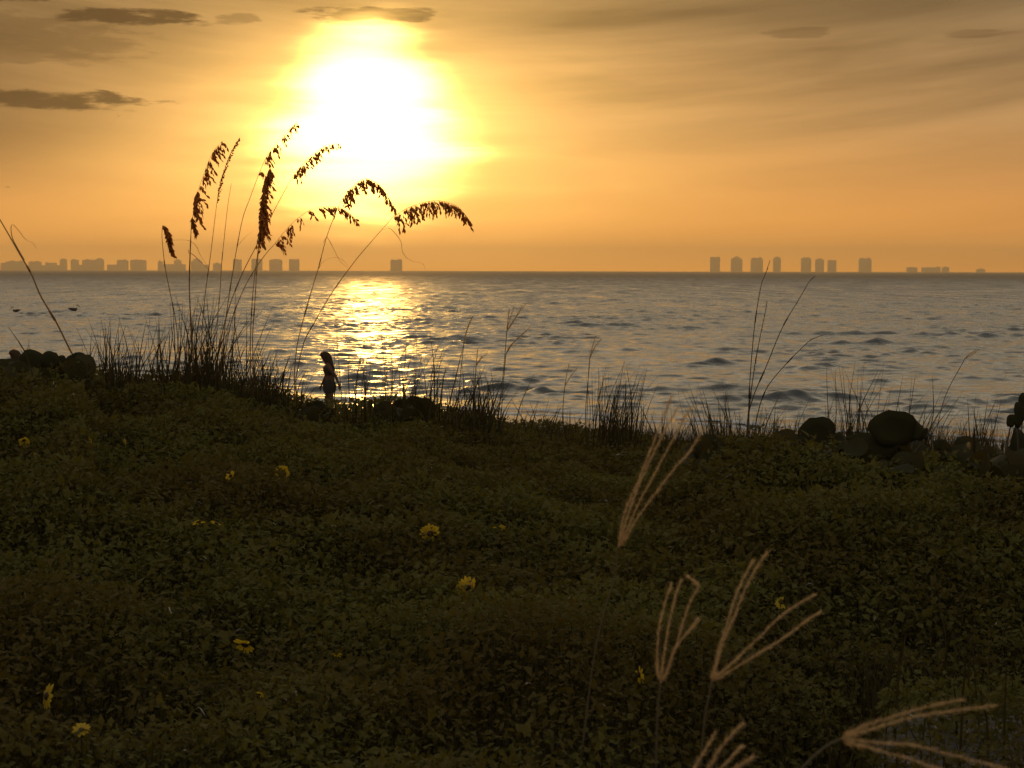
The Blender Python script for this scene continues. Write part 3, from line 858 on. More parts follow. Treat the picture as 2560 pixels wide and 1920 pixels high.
# thin bare flowering stalks on the right
TALL = 'tall thin stalks on the right'
def thin(label, pts, sc=2.572, ox=1700, oy=600, Y=9.0, r0=.0034):
    root = oat(label, pts, None, M_STALK, Y, .2, sc, ox, oy, r0, name='grass_stalk', group=TALL)
    root['category'] = 'grass stalk'
    P = crv(pts, sc, ox, oy, Y, .12, 60)
    mb = MB(); r = random.Random(len(label))
    for k in range(8, 58, 3):
        d = P[k] - P[k - 1]; d /= np.linalg.norm(d)
        spikelet(mb, P[k], d + np.array((r.gauss(0, .25), r.gauss(0, .2), 0)), .016, .004, r)
    mb.build('seed_head', M_STALK, root)
thin('tallest upright thin stalk on the right, crossing the horizon', [(438, 1400), (440, 1170), (450, 900), (480, 550), (520, 300), (545, 230), (580, 130)])
thin('shorter upright thin stalk just beside the tallest one', [(434, 1400), (445, 1100), (470, 880), (500, 700), (545, 480), (560, 390)], Y=9.1)
thin('slanting thin stalk leaning right with its tip at the horizon', [(425, 1400), (450, 1080), (560, 800), (660, 560), (760, 390), (830, 270), (870, 230)], Y=8.9)
thin('lowest curved thin stalk bowing right above the water', [(455, 1400), (500, 1120), (560, 950), (680, 800), (820, 660), (880, 625), (935, 608)], Y=9.2)

# ------------------------------------------------------------------ grass tufts on the crest
def tuft(label, px0, px1, n, h0, h1, lean=0.0, spread=.28, Y=9.2, seed=0, w=(.0042, .0085), base_dy=25):
    r = random.Random(seed)
    cx = (px0 + px1) / 2
    c = at(cx, float(crest_py(cx)), Y)
    foot = Vector((c.x, c.y, float(canopy_z(c.x, c.y)) - .25))
    root = empty('grass_tuft', foot)
    tag(root, label, 'grass tuft', 'grass tufts along the dune crest', 'thing')
    mb = MB()
    for k in range(int(n * 1.25)):
        px = r.gauss(cx, (px1 - px0) * .26)
        px = min(max(px, px0 - 12), px1 + 12)
        py = float(crest_py(px)) + base_dy + r.uniform(0, 18)
        yy = Y + r.uniform(-.7, .7)
        hp = h0 + (h1 - h0) * r.uniform(0, 1) ** 2.0
        L = hp + base_dy
        a = r.gauss(lean, spread)
        bow = r.gauss(0.04, .16)
        p0 = at(px, py, yy); p1 = at(px + a * L * .45, py - L * .5, yy + r.uniform(-.05, .05))
        p2 = at(px + a * L + bow * L * .6, py - L * (1 - .12 * abs(bow)), yy + r.uniform(-.15, .15))
        Q = spline([p0, p1, p2], 8)
        wd = r.uniform(*w)
        ww = wd * np.array([1, 1, .95, .85, .75, .6, .4, .15])
        if r.random() < .25: tube(mb, Q, ww * .33, 3)
        else: ribbon(mb, Q, ww, (r.gauss(1, .5), r.gauss(0, .6), 0))
    mb.build('foliage', M_GRASS, root)
    return root

tuft('dense tussock of grass blades around the feet of the sea oats', 400, 610, 300, 20, 250, .05, .22, 9.6, 1)
tuft('wispy grass between the left leaf cluster and the sea oats', 225, 400, 170, 15, 170, .02, .20, 9.2, 2)
tuft('three thin blades rising over the left leaf cluster', 60, 110, 5, 60, 140, -.25, .06, 8.4, 3, (.006, .009))
tuft('grass under the two arching stalks beside the walking woman', 590, 745, 230, 12, 140, .06, .25, 9.4, 4)
tuft('sparse tall blades in front of the bright glitter path', 850, 1000, 34, 20, 280, .03, .10, 9.2, 5)
tuft('loose upright grass just right of the glitter path', 985, 1130, 70, 15, 210, .12, .16, 9.2, 6)
tuft('dense low grass tuft in the middle of the crest', 1110, 1270, 170, 15, 150, .05, .24, 9.3, 7)
tuft('thin low grass between the two middle tufts', 1280, 1470, 80, 15, 100, .08, .28, 9.5, 8, base_dy=45)
tuft('tight dark clump of upright reeds right of the middle', 1475, 1610, 150, 40, 200, .06, .10, 9.3, 9, (.0045, .008), base_dy=40)
tuft('fine grass behind the foremost finger grass head', 1620, 1720, 46, 20, 120, .0, .30, 9.6, 10, base_dy=45)
tuft('grass leaning left at the foot of the tall thin stalks', 1730, 1880, 90, 30, 190, -.14, .14, 9.3, 11, base_dy=35)
tuft('short blades among the feet of the tall thin stalks', 1840, 1960, 60, 20, 170, .10, .18, 9.1, 12, base_dy=40)
tuft('reeds between the two biggest round sea grape leaves', 2075, 2210, 130, 30, 260, -.02, .12, 9.4, 13, (.0042, .0075), base_dy=20)
tuft('slanting blades behind the biggest round sea grape leaf', 2200, 2330, 50, 40, 230, .32, .12, 9.6, 14)
tuft('upright thin grass near the right edge above the sand', 2400, 2500, 60, 20, 190, -.02, .12, 9.4, 15, base_dy=30)
tuft('few crossing blades left of the first round sea grape leaf', 1930, 2070, 40, 20, 160, .15, .34, 9.5, 16, base_dy=25)

# ------------------------------------------------------------------ finger grass
FG = 'finger grass heads in front of the camera'
def finger(label, stem, spikes, sc, ox, oy, Y, rad=.00045, fuzz=.0038, seed=0, stemr=.0010, dens=3800, group='finger grass heads'):
    r = random.Random(seed)
    P = crv(stem, sc, ox, oy, Y, 0, 24)
    fore = group == FG
    root = empty('finger_grass', P[0])
    tag(root, label, 'finger grass', group, 'thing')
    mb = MB(); tube(mb, P, stemr, 5); mb.build('stem', M_STEM if fore else M_STALK, root)
    for q, sp in enumerate(spikes):
        yo = r.uniform(-.03, .03)
        S = crv([stem[-1]] + list(sp), sc, ox, oy, Y, yo, 40)
        m2 = MB()
        tube(m2, S, np.linspace(rad, rad * .5, len(S)), 4)
        Ls = float(np.sum(np.linalg.norm(np.diff(S, axis=0), axis=1)))
        for k in range(int(Ls * dens)):
            t = r.uniform(.04, 1.0); f = t * 39; i = min(int(f), 38)
            p = S[i] + (S[i + 1] - S[i]) * (f - i)
            T = S[i + 1] - S[i]; T /= np.linalg.norm(T)
            a = np.cross(T, (r.gauss(0, 1), r.gauss(0, 1), r.gauss(0, 1))); a /= np.linalg.norm(a) + 1e-9
            d = T * r.uniform(.6, 1.2) + a * r.uniform(.3, 1.2)
            L = fuzz * r.uniform(.7, 1.5)
            wv = np.cross(d, a + T * .3); wv = wv / (np.linalg.norm(wv) + 1e-9) * fuzz * .085
            m2.add([p - wv, p + wv, p + d * L], [(0, 1, 2)])
        m2.build('spike', M_FINGER, root, smooth=False)
    return root

finger('tall finger grass head crossing the sand line, four long spikes leaning right', [(-110, 3634), (10, 2690), (120, 2175), (230, 1820), (250, 1560), (255, 1540)],
       [[(320, 1200), (450, 900), (560, 620), (700, 260), (785, 40)], [(340, 1260), (430, 1000), (560, 700), (700, 420), (850, 150)],
        [(330, 1400), (450, 1120), (600, 840), (760, 540), (880, 320), (980, 150)], [(330, 1450), (450, 1240), (620, 1010), (800, 770), (960, 590), (1090, 380)]],
       3.95, 1480, 980, 1.75, seed=1, group=FG)
finger('upright finger grass head with four spikes, one of them short', [(170, 2400), (185, 1800), (205, 1600), (220, 1480)],
       [[(188, 1350), (185, 1150), (210, 850), (270, 620), (330, 430)], [(235, 1330), (270, 1080), (320, 800), (380, 550), (435, 390)],
        [(270, 1380), (400, 1030), (450, 860), (530, 630), (612, 470), (600, 420), (520, 350)], [(280, 1380), (380, 1110), (490, 960), (560, 880), (610, 800)]],
       4.254, 1600, 1360, 1.55, seed=2, group=FG)
finger('widest spread finger grass head with spikes in a V', [(640, 2400), (690, 1850), (740, 1600), (765, 1465)],
       [[(775, 1400), (840, 1120), (930, 830), (1000, 600), (1100, 370), (1200, 180)], [(800, 1350), (900, 1000), (1000, 780), (1100, 520), (1230, 270), (1350, 90)],
        [(850, 1380), (1050, 1200), (1300, 960), (1530, 740), (1850, 540)], [(880, 1400), (1200, 1200), (1480, 1030), (1700, 870), (1930, 710)]],
       4.254, 1600, 1360, 1.5, seed=3, group=FG)
finger('low finger grass head lying over the sand, spikes pointing right', [(-200, 1400), (100, 900), (350, 640), (530, 540)],
       [[(600, 490), (750, 420), (1000, 340), (1300, 250), (1650, 180)], [(640, 500), (850, 440), (1200, 340), (1500, 290), (1930, 240)],
        [(650, 550), (900, 580), (1200, 600), (1500, 680), (1900, 780), (2050, 830)], [(650, 590), (850, 640), (1200, 740), (1450, 830)]],
       3.687, 1960, 1700, 1.2, seed=4, fuzz=.0036, group=FG)
finger('finger grass head cut off by the lower edge, spikes fanning up', [(100, 2300), (250, 1900), (380, 1600)],
       [[(450, 1260), (640, 940), (850, 570)], [(720, 1260), (900, 970), (1150, 640), (1400, 400)], [(900, 1300), (1180, 1040), (1370, 830)], [(1000, 1380), (1290, 1240), (1600, 1050)]],
       7.9, 1680, 1760, 1.3, seed=5, group=FG)
FB = 'finger grass heads seen against the water'
def small_finger(label, stem, spikes, seed, Y=7.5):
    return finger(label, stem, spikes, 1.0, 0, 0, Y, rad=.0018, fuzz=.010, seed=seed, stemr=.0016, dens=900, group=FB)
small_finger('tallest finger grass head against the water with two bunches of spikes', [(1238, 1090), (1255, 960), (1262, 890), (1267, 828)], [[(1270, 800), (1273, 772)], [(1274, 800), (1285, 768)], [(1285, 800), (1316, 757)], [(1282, 805), (1305, 765)]], 21)
small_finger('finger grass head bent right just below the tallest one', [(1250, 1085), (1260, 940), (1265, 885)], [[(1280, 860), (1318, 825)], [(1285, 855), (1325, 818)], [(1275, 866), (1292, 862)]], 22)
small_finger('slim finger grass head leaning right near the glitter path', [(1140, 1070), (1150, 950), (1160, 855)], [[(1168, 825), (1182, 790)], [(1166, 828), (1178, 795)]], 23)
small_finger('small finger grass head low in the dense middle tuft', [(1185, 1080), (1188, 960), (1190, 915)], [[(1192, 895), (1194, 875)], [(1200, 900), (1216, 885)], [(1196, 905), (1205, 890)]], 24)
small_finger('two pronged finger grass head above the dark reeds', [(1466, 1100), (1470, 960), (1474, 897)], [[(1480, 870), (1489, 840)], [(1487, 868), (1504, 846)]], 25)
small_finger('small V shaped finger grass head left of the dark reeds', [(1404, 1100), (1408, 1010), (1412, 966)], [[(1417, 935), (1423, 910)], [(1424, 945), (1442, 920)]], 26)
small_finger('lone drooping grass head over the water near the right edge', [(2330, 1140), (2360, 1000), (2412, 897)], [[(2425, 884), (2449, 873)], [(2430, 886), (2440, 880)]], 27)

# ------------------------------------------------------------------ beach sunflowers
SF = 'yellow beach sunflowers in the dune plants'
def sunflower(label, px, py, size, face, seed, missing=(), npet=None, disc=True, cup=.1):
    npet = npet or (11 + seed * 7 % 6); cup = (-.25, .1, .3, .0, .45)[seed % 5]
    """face: direction the flower looks, (x, y, z); y<0 looks at the camera"""
    r = random.Random(seed)
    Y = ray_hit(px, py, .03)
    c = at(px, py, Y)
    R = size * .5 / FPX * Y
    n = Vector(face).normalized()
    a = n.orthogonal().normalized(); b = n.cross(a)
    root = empty('sunflower', (c.x, c.y, c.z - .22))
    tag(root, label, 'sunflower', SF)
    mb = MB()
    for k in range(npet):
        if k in missing: continue
        t = 2 * math.pi * (k + r.uniform(-.18, .18)) / npet
        d = a * math.cos(t) + b * math.sin(t)
        s = n.cross(d)
        L = R * r.uniform(.88, 1.06); w = R * r.uniform(.30, .40)
        lift = cup + r.uniform(-.12, .12)
        V = []
        prof = ((.28, .45), (.5, .9), (.72, 1.0), (.9, .66), (1.0, .12))
        for (f, ww) in prof:
            bend = n * (lift * f * L - .18 * f * f * L)
            V += [c + d * L * f - s * w * .5 * ww + bend, c + d * L * f + bend - n * L * .03, c + d * L * f + s * w * .5 * ww + bend]
        Fq = []
        for q in range(len(prof) - 1):
            A = q * 3; Fq += [(A, A + 1, A + 4, A + 3), (A + 1, A + 2, A + 5, A + 4)]
        mb.add([tuple(x) for x in V], Fq)
    mb.build('petals', M_PETAL, root)
    md = MB()
    rings = []
    for i, (f, hgt) in enumerate(((.32, -.06), (.33, .03), (.26, .11), (.12, .15))):
        rings += [tuple(c + (a * math.cos(q * .6283) + b * math.sin(q * .6283)) * R * f + n * R * hgt) for q in range(10)]
    Fq = [(i * 10 + q, i * 10 + (q + 1) % 10, (i + 1) * 10 + (q + 1) % 10, (i + 1) * 10 + q) for i in range(3) for q in range(10)]
    Fq += [tuple(range(30, 40)), tuple(range(9, -1, -1))]
    md.add(rings, Fq)
    md.build('disc', M_DISC, root)
    ms = MB()
    tube(ms, spline([c - n * R * .05, c - n * R * .9 + Vector((0, 0, -.02)), c - n * R * 1.2 + Vector((0, .01, -.10)), Vector((c.x, c.y, c.z - .22))], 10), .0014, 5)
    for k in range(3):
        p = c + Vector((r.uniform(-.02, .02), r.uniform(-.02, .02), -.05 - .05 * k)); d = Vector((r.uniform(-1, 1), r.uniform(-1, 1), .3)).normalized(); s = d.cross(Vector((0, 0, 1)))
        ms.add([tuple(p), tuple(p + d * .025 - s * .015), tuple(p + d * .055), tuple(p + d * .025 + s * .015)], [(0, 1, 2, 3)])
    ms.build('stem', M_COVER, root)
    return root

sunflower('sunflower turned sideways at the lower left with a dark disc', 117, 1740, 66, (-.75, -.62, .25), 1)
sunflower('dim open sunflower at the lower left below the sideways one', 203, 1825, 50, (.1, -.5, .85), 2)
sunflower('bright sunflower with a gap in its petals in the lower middle', 612, 1612, 60, (.2, .75, .65), 3, (1, 2, 9))
sunflower('bright round sunflower seen from behind, uppermost of the two central ones', 1076, 1334, 54, (-.15, .85, .35), 4, (4,))
sunflower('orange yellow sunflower with a dark disc, lower of the two central ones', 1170, 1470, 58, (.45, -.70, -.25), 5, (), 18)
sunflower('left one of two half hidden sunflowers side by side', 497, 1304, 38, (-.3, .4, .8), 6, (8, 9, 10, 11))
sunflower('right one of two half hidden sunflowers side by side', 541, 1309, 34, (.2, .4, .8), 7, (7, 8, 9, 10))
sunflower('pale round sunflower high on the slope below the walking woman', 706, 1180, 40, (.05, .9, .2), 8, (), 18)
sunflower('small pale sunflower left of the pale round one', 577, 1190, 30, (-.6, .5, .4), 9, (3, 4))
sunflower('faint sunflower near the left edge below the leaf cluster', 60, 1100, 34, (-.3, .6, .5), 10)
sunflower('faint small sunflower just under the one near the left edge', 88, 1134, 24, (.2, .3, .9), 11, (5, 6))
sunflower('half closed greenish sunflower beside the upright finger grass head', 1597, 1686, 52, (.9, .3, .1), 12, (0, 1, 12, 13))
sunflower('tiny yellow sunflower in the dark lower middle', 650, 1735, 26, (.3, .6, .6), 13, (2, 3, 4))
sunflower('small drooping sunflower behind the widest finger grass head', 1953, 1506, 34, (.2, .6, -.4), 14, (0, 1, 2, 3))
sunflower('dim narrow sunflower under the sea oats clump', 316, 1104, 28, (.8, .4, .2), 15, (0, 1))
sunflower('very faint sunflower between the two faint left ones', 226, 1100, 22, (.7, .4, .3), 16, (0, 1, 7))
sunflower('half hidden dull sunflower right of the bright round one', 1247, 1320, 36, (.1, .5, .75), 17, (6, 7, 8, 9, 10))
sunflower('dull sunflower half buried in leaves right of the gapped one', 841, 1634, 32, (.1, .5, .75), 18, (5, 6, 7, 8))

# ------------------------------------------------------------------ sea grape shrubs
def disc_leaf(mb, c, n, up, rx, ry, r, fold=.12):  # fold: how far the halves bend up along the midrib
    """a round sea grape leaf"""
    n = Vector(n).normalized(); up = Vector(up); up = (up - n * up.dot(n)).normalized(); s = up.cross(n)
    V = [tuple(c)]
    K = 18
    for ring in (.55, 1.0):
        for k in range(K):
            t = 2 * math.pi * k / K
            w = 1 + (.05 * math.sin(3 * t + r) + .04 * math.sin(5 * t + 2 * r) + .02 * math.sin(9 * t + 3 * r)) * (ring > .9)
            notch = 1 - .18 * math.exp(-((t - 3 * math.pi / 2) / .25) ** 2) * (ring > .9)
            x, y = math.cos(t) * rx * ring * w, math.sin(t) * ry * ring * w * notch
            V.append(tuple(c + s * x + up * y + n * (fold * abs(x) + .12 * rx * ring * ring * math.sin(2 * t + r))))
    Fq = [(0, 1 + k, 1 + (k + 1) % K) for k in range(K)] + [(1 + k, 1 + K + k, 1 + K + (k + 1) % K, 1 + (k + 1) % K) for k in range(K)]
    mb.add(V, Fq)

def shrub(label, big, mass, Y, seed, nm, group='sea grape shrubs on the dune'):
    """big: (px, py, rx, ry, normal) leaves that stand out; mass: (px0, px1, py top, py bottom) fill"""
    r = random.Random(seed)
    px = sum(b[0] for b in big) / len(big)
    c0 = at(px, float(crest_py(px)), Y)
    foot = Vector((c0.x, c0.y, float(terrain_z(np.array(c0.x), np.array(c0.y)))))
    root = empty('sea_grape_shrub', foot)
    tag(root, label, 'shrub', group)
    ms = MB()
    for (bx, by, rx, ry, n) in big:
        yy = Y + r.uniform(-.25, .25)
        c = at(bx, by, yy); k = yy / FPX
        mb = MB()
        disc_leaf(mb, c, n, (r.uniform(-.2, .2), 0, 1), rx * k, ry * k, r.uniform(0, 6))
        o = mb.build('leaf', M_GRAPE, root)
        sol = o.modifiers.new('thick', 'SOLIDIFY'); sol.thickness = .0012
        b = foot + Vector((r.uniform(-.2, .2), r.uniform(-.1, .1), .05))
        tube(ms, spline([b, (b + c) / 2 + Vector((r.uniform(-.05, .05), .04, -.02)), c + Vector((0, .01, -ry * k * .95)), c + Vector((0, .004, -ry * k * .3))], 10), np.linspace(.006, .002, 10), 5)
    ms.build('stem', M_BARK, root)
    mf = MB()
    for q in range(nm):
        a = r.choice(mass)
        bx = r.uniform(a[0], a[1]); by = a[2] + (a[3] - a[2]) * r.uniform(0, 1) ** .8
        yy = Y + r.uniform(-.5, .6) - (by - a[2]) / 260.0
        c = at(bx, by, yy)
        rad = r.uniform(.025, .075)
        disc_leaf(mf, c, (r.gauss(0, .8), -abs(r.gauss(.5, .6)), r.gauss(.5, .6)), (r.gauss(0, .9), .1, r.gauss(.6, .5)), rad * r.uniform(.75, 1.2), rad, r.uniform(0, 6), r.choice((-1, 1)) * r.uniform(.15, .5))
    mf.build('foliage', M_GRAPE, root)
    return root

shrub('sea grape shrub at the left edge, rounded leaf tops against the water',
      [(80, 906, 34, 33, (.1, -1, .25)), (126, 902, 25, 25, (-.1, -1, .2)), (194, 909, 31, 28, (.2, -1, .3)), (219, 915, 10, 18, (.8, -1, .2)), (152, 905, 15, 18, (0, -1, .4)), (15, 945, 28, 26, (0, -1, .3)),
       (46, 930, 22, 24, (.3, -1, .2)), (205, 925, 24, 24, (-.2, -1, .1)), (172, 915, 20, 22, (.1, -1, .1))],
      [(-120, 225, 912, 965)], 8.4, 3, 80)
shrub('big sea grape shrub on the right with two large round leaves standing up',
      [(2044, 1092, 51, 52, (.1, -1, .2)), (2232, 1072, 60, 48, (-.1, -1, .15)), (2285, 1078, 30, 30, (.5, -1, .2)), (2313, 1085, 13, 16, (.7, -1, .1)), (2140, 1112, 48, 30, (0, -1, .5)), (2405, 1122, 26, 30, (.3, -1, .3)),
       (2437, 1108, 9, 38, (.75, -.6, .1)), (2350, 1112, 20, 16, (.4, -1, .4)), (2005, 1112, 18, 22, (-.5, -1, .2)), (2098, 1098, 22, 18, (.6, -1, .5)), (2196, 1105, 26, 24, (-.5, -1, .4)), (2180, 1130, 60, 44, (.1, -1, .3)), (2270, 1135, 60, 45, (.1, -1, .4)), (2080, 1140, 55, 42, (-.2, -1, .3))],
      [(1985, 2330, 1112, 1215), (2330, 2480, 1130, 1215)], 7.4, 5, 170)
shrub('sea grape shrub cut by the right edge, tilted leaves reaching up',
      [(2546, 1038, 20, 36, (.6, -1, .1)), (2560, 1006, 16, 24, (.2, -1, .3)), (2528, 1052, 12, 18, (-.5, -1, .2)), (2548, 1118, 30, 50, (.35, -1, .35)), (2600, 1130, 40, 60, (.1, -1, .2)), (2500, 1165, 42, 30, (0, -1, .6)), (2620, 1060, 40, 40, (-.2, -1, .2))],
      [(2450, 2700, 1140, 1230)], 7.1, 8, 90)
shrub('low sea grape shrub behind the tall finger grass head',
      [(1766, 1122, 42, 38, (.2, -1, .3)), (1850, 1120, 34, 30, (-.3, -1, .5)), (1930, 1130, 36, 28, (.1, -1, .6)), (1885, 1108, 24, 20, (.4, -1, .2)), (1970, 1112, 20, 24, (.5, -1, .1))],
      [(1730, 1990, 1108, 1200)], 7.6, 9, 110)
shrub('small sea grape shrub on the crest right of the walking woman',
      [(1000, 1012, 16, 14, (.1, -1, .2)), (1035, 1008, 22, 18, (-.1, -1, .3)), (1058, 1012, 14, 13, (.4, -1, .1)), (975, 1020, 16, 12, (0, -1, .4)), (1020, 1022, 20, 14, (.1, -1, .3))],
      [(955, 1072, 1018, 1040)], 9.4, 12, 30)
shrub('small sea grape shrub hiding the feet of the walking woman',
      [(795, 1014, 18, 13, (.1, -1, .3)), (776, 1018, 14, 11, (-.2, -1, .2)), (762, 1024, 14, 11, (.2, -1, .3)), (822, 1030, 14, 10, (.3, -1, .3))],
      [(750, 820, 1026, 1050)], 9.4, 13, 40)

# ------------------------------------------------------------------ people on the beach
def skin_body(name, verts, edges, radii, mat, parent, root_i=0, sub=2):
    me = bpy.data.meshes.new(name)
    me.from_pydata([tuple(v) for v in verts], edges, [])
    o = bpy.data.objects.new(name, me)
    col.objects.link(o)
    sk = o.modifiers.new('skin', 'SKIN')
    sk.use_smooth_shade = True
    layer = me.skin_vertices[0].data if me.skin_vertices else None
    if layer is None:
        bpy.context.view_layer.objects.active = o
        with bpy.context.temp_override(object=o, active_object=o):
            bpy.ops.mesh.customdata_skin_add()
        layer = me.skin_vertices[0].data
    for i, rr_ in enumerate(radii):
        layer[i].radius = rr_ if isinstance(rr_, tuple) else (rr_, rr_)
        layer[i].use_root = (i == root_i)
    s2 = o.modifiers.new('sub', 'SUBSURF'); s2.levels = sub; s2.render_levels = sub
    me.materials.append(mat)
    dg = bpy.context.evaluated_depsgraph_get()
    ev = o.evaluated_get(dg)
    m2 = bpy.data.meshes.new_from_object(ev)
    m2.name = name
    bpy.data.objects.remove(o)
    m2.polygons.foreach_set('use_smooth', np.ones(len(m2.polygons), dtype=bool))
    if not m2.materials: m2.materials.append(mat)
    o = bpy.data.objects.new(name, m2)
    col.objects.link(o)
    o.parent = parent
    return o

def person(label, foot, H, arm_back=True, head_fwd=.10, mirror=1):
    """a woman walking towards -X (mirror=1); local units scaled by H/1.65"""
    k = H / 1.65
    root = empty('person', foot)
    tag(root, label, 'person')
    J = {}
    def j(n, x, y, z, r): J[n] = (Vector((x * mirror * k, y * k, z * k)), r if not isinstance(r, tuple) else r)
    j('pelvis', 0, 0, .90, (.125, .135)); j('waist', -.005, 0, 1.06, (.095, .115)); j('chest', -.015, 0, 1.22, (.115, .140)); j('upper', -.03, 0, 1.33, (.10, .135))
    j('neck', -.06, 0, 1.42, .052); j('jaw', -.085 - head_fwd * .3, 0, 1.49, .062); j('head', -.085 - head_fwd * .3, 0, 1.555, .090); j('crown', -.075 - head_fwd * .3, 0, 1.605, .060)
    j('nose', -.18 - head_fwd * .3, 0, 1.53, .016)
    for sgn, tagn in ((1, 'l'), (-1, 'r')):
        fw = .14 * sgn
        j('hip' + tagn, -.01, .085 * sgn, .84, .095); j('knee' + tagn, -fw * .55 - .02, .085 * sgn, .47, .056); j('calf' + tagn, -fw * .2 + .015, .085 * sgn, .33, .052)
        j('ankle' + tagn, -fw * .7 + (.10 if sgn < 0 else .02), .085 * sgn, .085, .034); j('ball' + tagn, -fw * .7 - .10 + (.10 if sgn < 0 else .02), .09 * sgn, .03, .034)
        j('toe' + tagn, -fw * .7 - .17 + (.10 if sgn < 0 else .02), .092 * sgn, .022, .022)
        j('shoulder' + tagn, -.03, .16 * sgn, 1.335, .056)
    j('elbowl', -.12, .21, 1.07, .038); j('wristl', -.22, .20, .86, .026); j('palml', -.25, .20, .79, .030)
    j('elbowr', .16, -.20, 1.10, .038); j('wristr', .245, -.19, .885, .026); j('palmr', .262, -.19, .81, .030)
    E = [('pelvis', 'waist'), ('waist', 'chest'), ('chest', 'upper'), ('upper', 'neck'), ('neck', 'jaw'), ('jaw', 'head'), ('head', 'crown'), ('head', 'nose')]
    for t in 'lr':
        E += [('pelvis', 'hip' + t), ('hip' + t, 'knee' + t), ('knee' + t, 'calf' + t), ('calf' + t, 'ankle' + t), ('ankle' + t, 'ball' + t), ('ball' + t, 'toe' + t),
              ('upper', 'shoulder' + t), ('shoulder' + t, 'elbow' + t), ('elbow' + t, 'wrist' + t), ('wrist' + t, 'palm' + t)]
        pw = J['palm' + t][0] / k; pw.x *= mirror
        for q, (oy, L) in enumerate(((-.030, .065), (-.010, .078), (.010, .074), (.030, .058))):
            n = 'f%d%s' % (q, t); j(n + 'a', pw.x + .004, pw.y + oy, pw.z - L * .55, .009); j(n + 'b', pw.x - .010, pw.y + oy * 1.05, pw.z - L * 1.15, .007)
            E += [('palm' + t, n + 'a'), (n + 'a', n + 'b')]
        n = 'th' + t; j(n, pw.x - .045, pw.y + (.012 if t == 'r' else -.012), pw.z - .02, .010); E += [('palm' + t, n)]
    names = list(J); idx = {n: i for i, n in enumerate(names)}
    rad = []
    for n in names:
        r = J[n][1]
        rad.append((r[0] * k, r[1] * k) if isinstance(r, tuple) else (r * k, r * k))
    skin_body('body', [J[n][0] for n in names], [(idx[a], idx[b]) for a, b in E], rad, M_SKIN, root)
    # long hair falling from the head over the back
    hx = -.085 - head_fwd * .3
    def hv(x, y, z): return Vector((x * mirror * k, y * k, z * k))
    mh = MB(); rg = []
    path = ((-.115, 1.60, .018, .03), (-.085, 1.615, .06, .07), (-.03, 1.615, .095, .10), (.025, 1.585, .115, .115), (.065, 1.52, .115, .115), (.095, 1.44, .10, .115),
            (.125, 1.35, .09, .12), (.155, 1.25, .075, .11), (.175, 1.15, .05, .08), (.185, 1.07, .015, .03))
    for i, (px_, pz_, rn, ry_) in enumerate(path):
        a_ = path[max(0, i - 1)]; b_ = path[min(len(path) - 1, i + 1)]
        tx_, tz_ = b_[0] - a_[0], b_[1] - a_[1]; ln = math.hypot(tx_, tz_); nx_, nz_ = -tz_ / ln, tx_ / ln
        for q in range(14):
            t = q / 14 * 6.2832
            rg.append(tuple(Vector(foot) + hv(hx + px_ + nx_ * rn * math.cos(t), ry_ * math.sin(t) * (1 + .05 * math.sin(3 * t + i)), pz_ - .02 + nz_ * rn * math.cos(t))))
    n = len(path)
    mh.add(rg, [(i * 14 + q, i * 14 + (q + 1) % 14, (i + 1) * 14 + (q + 1) % 14, (i + 1) * 14 + q) for i in range(n - 1) for q in range(14)] + [tuple(range(14))[::-1], tuple((n - 1) * 14 + q for q in range(14))])
    mh.build('hair', M_HAIR, root)
    # wrap tied round the hips
    mb = MB(); rg = []
    prof = ((1.00, .10, .145), (.95, .125, .165), (.88, .158, .185), (.80, .165, .185), (.73, .150, .18), (.68, .135, .17))
    for (z, rx, ry) in prof:
        for q in range(20):
            t = q / 20 * 6.2832; w = 1 + .05 * math.sin(5 * t + z * 9)
            rg.append(tuple(Vector(foot) + hv(math.cos(t) * rx * w - .01, math.sin(t) * ry * w, z)))
    n = len(prof)
    mb.add(rg, [(i * 20 + q, i * 20 + (q + 1) % 20, (i + 1) * 20 + (q + 1) % 20, (i + 1) * 20 + q) for i in range(n - 1) for q in range(20)])
    mb.build('hip_wrap', M_CLOTH, root)
    mt = MB(); rg = []
    for (z, rx, ry) in ((1.13, .105, .145), (1.20, .135, .165), (1.27, .145, .165), (1.32, .125, .16)):
        for q in range(16):
            t = q / 16 * 6.2832
            rg.append(tuple(Vector(foot) + hv(math.cos(t) * rx - .02, math.sin(t) * ry, z)))
    mt.add(rg, [(i * 16 + q, i * 16 + (q + 1) % 16, (i + 1) * 16 + (q + 1) % 16, (i + 1) * 16 + q) for i in range(3) for q in range(16)])
    mt.build('top', M_CLOTH, root)
    return root

YW = 39.0
pw = at(825, 1055, YW)
zb = float(terrain_z(np.array(pw.x), np.array(pw.y)))
top_z = at(815, 880, YW).z
person('woman with long hair walking along the beach, arm swung back', (pw.x, pw.y, zb), (top_z - zb) * 1.65 / 1.665)
p2 = at(32, 875, 36.0)
z2 = float(terrain_z(np.array(p2.x), np.array(p2.y)))
person('person at the left edge behind the leaves, only head and shoulders showing', (p2.x + .12, p2.y, z2), (p2.z - z2) * .99, head_fwd=.02)

# ------------------------------------------------------------------ birds
def loft(mb, rings):
    """rings: list of (centre, across, up, rx, ry)"""
    V = []; K = 10
    for (c, a, b, rx, ry) in rings:
        for q in range(K):
            t = q / K * 6.2832
            V.append(tuple(Vector(c) + Vector(a) * math.cos(t) * rx + Vector(b) * math.sin(t) * ry))
    n = len(rings)
    mb.add(V, [(i * K + q, i * K + (q + 1) % K, (i + 1) * K + (q + 1) % K, (i + 1) * K + q) for i in range(n - 1) for q in range(K)] + [tuple(range(K))[::-1], tuple((n - 1) * K + q for q in range(K))])

